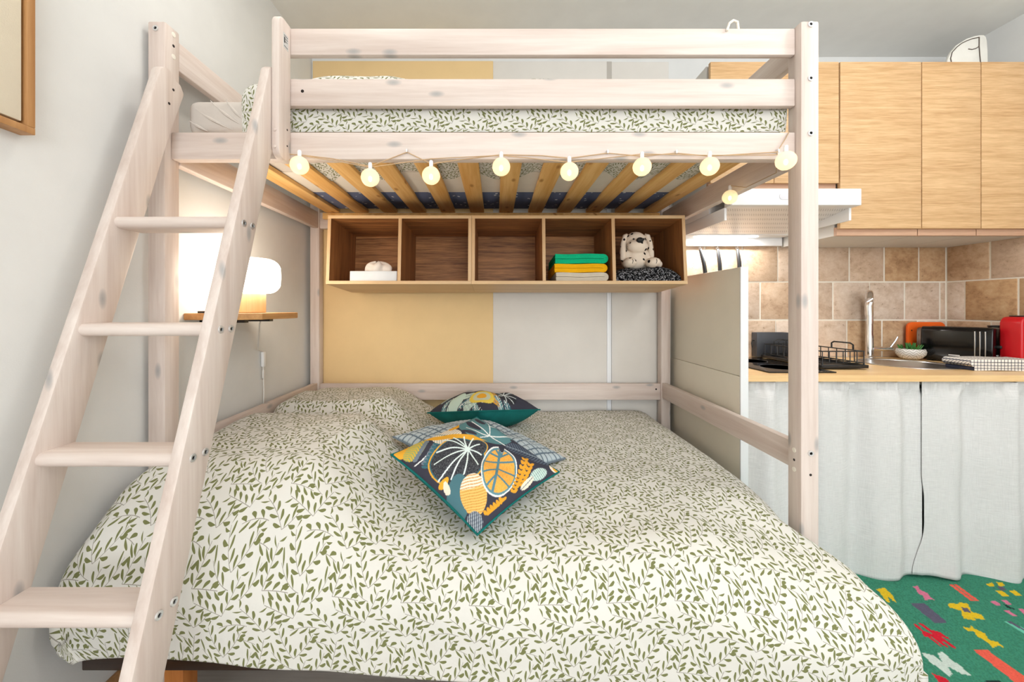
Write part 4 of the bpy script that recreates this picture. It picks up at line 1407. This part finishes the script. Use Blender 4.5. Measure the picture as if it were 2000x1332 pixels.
to = thing('toaster', (2.46, 2.07, .9), 'glossy black long-slot toaster at the back of the worktop', 'toaster')
TT = T(2.488, 2.06, 0) @ R(-68, 'Z')
tx0, tx1, ty0, ty1 = -.13, .13, -.06, .06
prof = [(ty0 + .006, .906), (ty1 - .006, .906), (ty1, .93), (ty1 - .008, 1.072), (ty1 - .02, 1.088), (ty0 + .02, 1.088), (ty0 + .008, 1.072), (ty0, .93)]
MB().extrude(prof, 'x', tx0, tx1).build('body', black_gloss, to, bevel=.006, seg=3, mw=TT)
for x in (tx0 + .02, tx1 - .04): MB().box(x, x + .02, ty0 + .02, ty1 - .02, .9005, .907).build('foot', black_pl, to, mw=TT)
MB().box(tx0 + .03, tx1 - .03, -.014, .014, 1.0865, 1.0892).build('slot', dark_hole, to, mw=TT)
for x in (.07, .087, .105): MB().box(x, x + .004, ty0 - .001, ty0 + .006, .915, 1.07).build('groove', sink_m, to, bevel=.001, mw=TT)
MB().box(-.02, .02, ty0 - .0012, ty0 + .001, .937, .942).build('brand_bar', white_pl, to, mw=TT)
MB().box(tx1 - .002, tx1 + .016, -.012, .012, .985, 1.0).build('lever', black_pl, to, bevel=.003, mw=TT)
MB().lathe([(.009, 0), (.009, .004), (.004, .006)], (0, 0, 0), 14).build('dial', sink_m, to, mw=TT @ T(tx1, 0, .945) @ R(90, 'Y'))

jr = thing('glass_jar', (2.61, 1.985, .9), 'clear glass jar between the toaster and the red machine', 'jar')
jx, jy = 2.632, 2.01
MB().lathe([(.03, .901), (.036, .905), (.036, 1.085), (.034, 1.09), (.032, 1.085), (.032, .91), (.001, .908)], (jx, jy, 0), 28).build('glass', glass_m, jr)
MB().lathe([(.037, 1.0895), (.037, 1.098), (.001, 1.10)], (jx, jy, 0), 28).build('lid', black_pl, jr)
MB().lathe([(.031, .911), (.031, .96), (.001, .962)], (jx, jy, 0), 24).build('contents', grass_m, jr)

rd = thing('red_machine', (2.6, 1.88, .9), 'rounded red kitchen appliance at the right edge', 'appliance')
MB().extrude(rrect(2.535, 2.66, .9075, 1.147, .035, 6), 'y', 1.85, 1.935).build('housing', red_m, rd, bevel=.008, seg=3)
MB().box(2.548, 2.65, 1.8455, 1.851, 1.063, 1.07).build('ridge', red_m, rd, bevel=.002)
MB().box(2.545, 2.65, 1.86, 1.93, .9005, .9077).build('base', black_pl, rd)
MB().box(2.565, 2.64, 1.86, 1.92, 1.1465, 1.152).build('top_grip', black_pl, rd, bevel=.002)

folded(-.145, .145, 0, .052, 3, -.06, .06, 5, 'tea_towel', check_m, 'folded white checked tea towel on the worktop', T(2.345, 1.82, .901) @ R(-4, 'Z'), 'tea towel', None)

# hanging frying pans, mostly hidden by the cream panel
for k, (x, lean, lab) in enumerate(((1.20, .02, 'frying pan with curved black handle hung farthest left'), (1.303, .004, 'frying pan with thick black handle hung in the middle'), (1.418, .003, 'frying pan with black handle hung nearest the tiles by the post'))):
    t = thing('frying_pan', (x + lean, 2.25, 1.15), lab, 'frying pan', 'pans hung under the cooker hood')
    hp = [(x, 2.252, 1.535), (x + lean * .3, 2.246, 1.50), (x + lean * .7, 2.238, 1.45), (x + lean, 2.236, 1.40), (x + lean * 1.1, 2.24, 1.33)]
    MB().tube(hp, [.008, .010, .011, .011, .009], 10).build('handle', black_pl, t)
    MB().tube([(x + .007 * math.cos(a), 2.254, 1.538 + .007 * math.sin(a)) for a in [2 * math.pi * i / 12 for i in range(12)]], .0022, 6, True).build('hanging_ring', chrome, t)
    MB().lathe([(.001, .0), (.040, 0), (.047, -.02), (.049, -.02), (.042, .004), (.001, .004)], (0, 0, 0), 28).build('pan', black_pl, t, mw=T(x + lean, 2.262, 1.285) @ R(-90, 'X'))
    MB().tube([(x, 2.272, 1.548), (x, 2.255, 1.545), (x, 2.25, 1.552)], .0025, 6).build('hook', white_pl, t)

# white plaque with a line drawing on top of the cabinets
pq = thing('wall_plaque', (2.45, 2.0, ZT), 'white rounded plaque with brown line drawing on the cabinets', 'plaque')
def pz(zx, zy, Y=2.0):
    x, y = 1780 + zx / 8.323, zy / 8.323
    return ((x - 968) * Y / 750, H - (y - 603) * Y / 750)
out = [pz(*q) for q in ((560, 1150), (575, 1040), (600, 950), (650, 840), (740, 730), (900, 630), (1030, 585), (1110, 570), (1180, 568), (1215, 600), (1230, 660), (1240, 800), (1248, 1150))]
MB().extrude(out[::-1], 'y', 2.0, 2.012).build('plate', plain('matt_white_plaque', srgb(236, 234, 226), .8), pq, bevel=.002)
for ln in (((665, 1060), (640, 950), (665, 850), (740, 765), (820, 703), (905, 660), (1000, 625), (1105, 605)), ((1105, 605), (1104, 750), (1115, 900), (1127, 1015)), ((930, 795), (990, 803), (1050, 787), (1105, 752)), ((1030, 1060), (1060, 1035), (1127, 1015))):
    pts = []
    for q in ln:
        a, b = pz(*q, Y=1.998); pts.append((a, 1.9985, b))
    MB().tube(pts, .0022, 6).build('drawn_line', line_m, pq)

# ================================================================== RUG
def fl(zx, zy):
    x, y = 1560 + zx / 4.545, 1100 + zy / 4.545
    Y = 750 * (H - .007) / (y - 603)
    return ((x - 968) * Y / 750, Y)
YEL, RED, SAL, PNK, WHT, GRY, DRK, AQU = (226, 190, 40), (206, 34, 52), (234, 98, 80), (216, 120, 150), (206, 220, 212), (96, 92, 112), (28, 50, 46), (110, 196, 170)
mot = [(YEL, [(690, 230), (760, 215), (830, 280), (865, 345), (840, 335), (790, 290), (810, 350), (780, 340), (720, 260)]),
       (PNK, [(1005, 205), (1060, 200), (1075, 235), (1140, 262), (1165, 295), (1210, 325), (1165, 318), (1120, 328), (1105, 290), (1060, 268), (1040, 225)]),
       (SAL, [(1330, 185), (1360, 185), (1560, 332), (1525, 332)]), (SAL, [(1370, 185), (1400, 185), (1600, 330), (1568, 332)]),
       (YEL, [(1660, 185), (1720, 170), (1740, 205), (1690, 205)]), (YEL, [(1755, 165), (1810, 170), (1830, 200), (1780, 205)]),
       (GRY, [(1760, 205), (1810, 205), (1850, 238), (1795, 240)]), (YEL, [(1750, 245), (1800, 240), (1870, 290), (1815, 296)]), (YEL, [(1865, 243), (1920, 238), (1980, 285), (1930, 290)]),
       (GRY, [(990, 355), (1110, 350), (1320, 525), (1210, 530)]),
       (YEL, [(1325, 365), (1340, 352), (1420, 362), (1422, 345), (1500, 357), (1535, 432), (1625, 455), (1655, 503), (1560, 485), (1570, 508), (1470, 490), (1450, 465), (1440, 420), (1340, 392)]),
       (GRY, [(1440, 390), (1500, 395), (1530, 437), (1470, 432)]),
       (RED, [(1010, 535), (1040, 540), (1110, 598), (1190, 628), (1060, 530), (1085, 530), (1200, 610), (1180, 592), (1250, 610), (1330, 660), (1345, 680), (1270, 650), (1400, 752), (1380, 755), (1250, 672), (1330, 745), (1310, 745), (1170, 650), (1280, 745), (1262, 742), (1150, 655), (1110, 645), (1090, 605)]),
       (YEL, [(1445, 555), (1520, 578), (1525, 545), (1560, 580), (1650, 620), (1690, 680), (1770, 700), (1838, 757), (1770, 728), (1725, 752), (1680, 702), (1590, 650), (1555, 605), (1500, 600)]),
       (SAL, [(1545, 765), (1670, 765), (2060, 1040), (2060, 1150), (1900, 1040)]),
       (WHT, [(1085, 790), (1200, 818), (1270, 870), (1235, 800), (1275, 785), (1350, 850), (1440, 915), (1540, 1000), (1440, 978), (1320, 912), (1365, 982), (1335, 1003), (1250, 930), (1170, 880)]),
       (RED, [(1180, 975), (1300, 1015), (1345, 1060), (1250, 1060)]), (DRK, [(1650, 1060), (1660, 1040), (1790, 1040), (1800, 1060)]),
       (PNK, [(1700, 340), (1740, 330), (1800, 370), (1760, 375)]), (PNK, [(1800, 330), (1840, 325), (1890, 365), (1850, 365)]), (PNK, [(1820, 420), (1860, 415), (1935, 465), (1900, 470)]), (PNK, [(1950, 402), (1990, 402), (2050, 450), (2000, 450)]),
       (DRK, [(1815, 358), (1860, 378), (1930, 412), (1860, 398), (1905, 420), (1850, 392)]), (AQU, [(1825, 515), (1880, 510), (2060, 615), (2060, 660)]), (GRY, [(1850, 518), (1885, 515), (2060, 618), (2060, 630)])]
RX0, RX1, RY0, RY1, NX, NY = .80, 2.6, .70, 1.71, 400, 250
u, v = np.meshgrid(np.linspace(RX0, RX1, NX + 1), np.linspace(RY0, RY1, NY + 1))
u, v = u.ravel(), v.ravel()
rng = np.random.RandomState(1)
base = LIN((62, 132, 104))[None] * (1 + .4 * (rng.rand(len(u), 1) - .5)) + np.array([.0, .02, .03])[None] * rng.rand(len(u), 1)
def inpoly(px, py, poly):
    r = np.zeros(len(px), bool)
    n = len(poly)
    for i in range(n):
        x1, y1 = poly[i]; x2, y2 = poly[(i + 1) % n]
        c = (y1 > py) != (y2 > py)
        r ^= c & (px < (x2 - x1) * (py - y1) / (y2 - y1 + 1e-12) + x1)
    return r
for ox, oy in ((.66, 0), (0, -.5), (.66, -.5), (0, 0)):
    for c, poly in mot:
        m = inpoly(u - ox, v - oy, [fl(*q) for q in poly])
        base[m] = LIN(c) * (1 + .18 * (rng.rand(m.sum(), 1) - .5))
rg = MB().grid(lambda a, b: (RX0 + (RX1 - RX0) * a, RY0 + (RY1 - RY0) * b, .0065), NX, NY)
rg.col = np.concatenate([base, np.ones((len(u), 1))], 1)
ro = rg.build('kilim_rug', rug_m, ang=180)
q = ro.modifiers.new('thick', 'SOLIDIFY'); q.thickness = .006; q.offset = -1
tag(ro, 'green flat-woven rug with scattered colourful motifs on the floor', 'rug')

# clear clip hooked over the top guard rail
hk = [at(1420, 60, 1.208), at(1424, 46, 1.21), at(1432, 40, 1.222), at(1440, 43, 1.236), at(1442, 58, 1.24)]
MB().tube(hk, .004, 8).build('clear_hook', cap_m, bed)
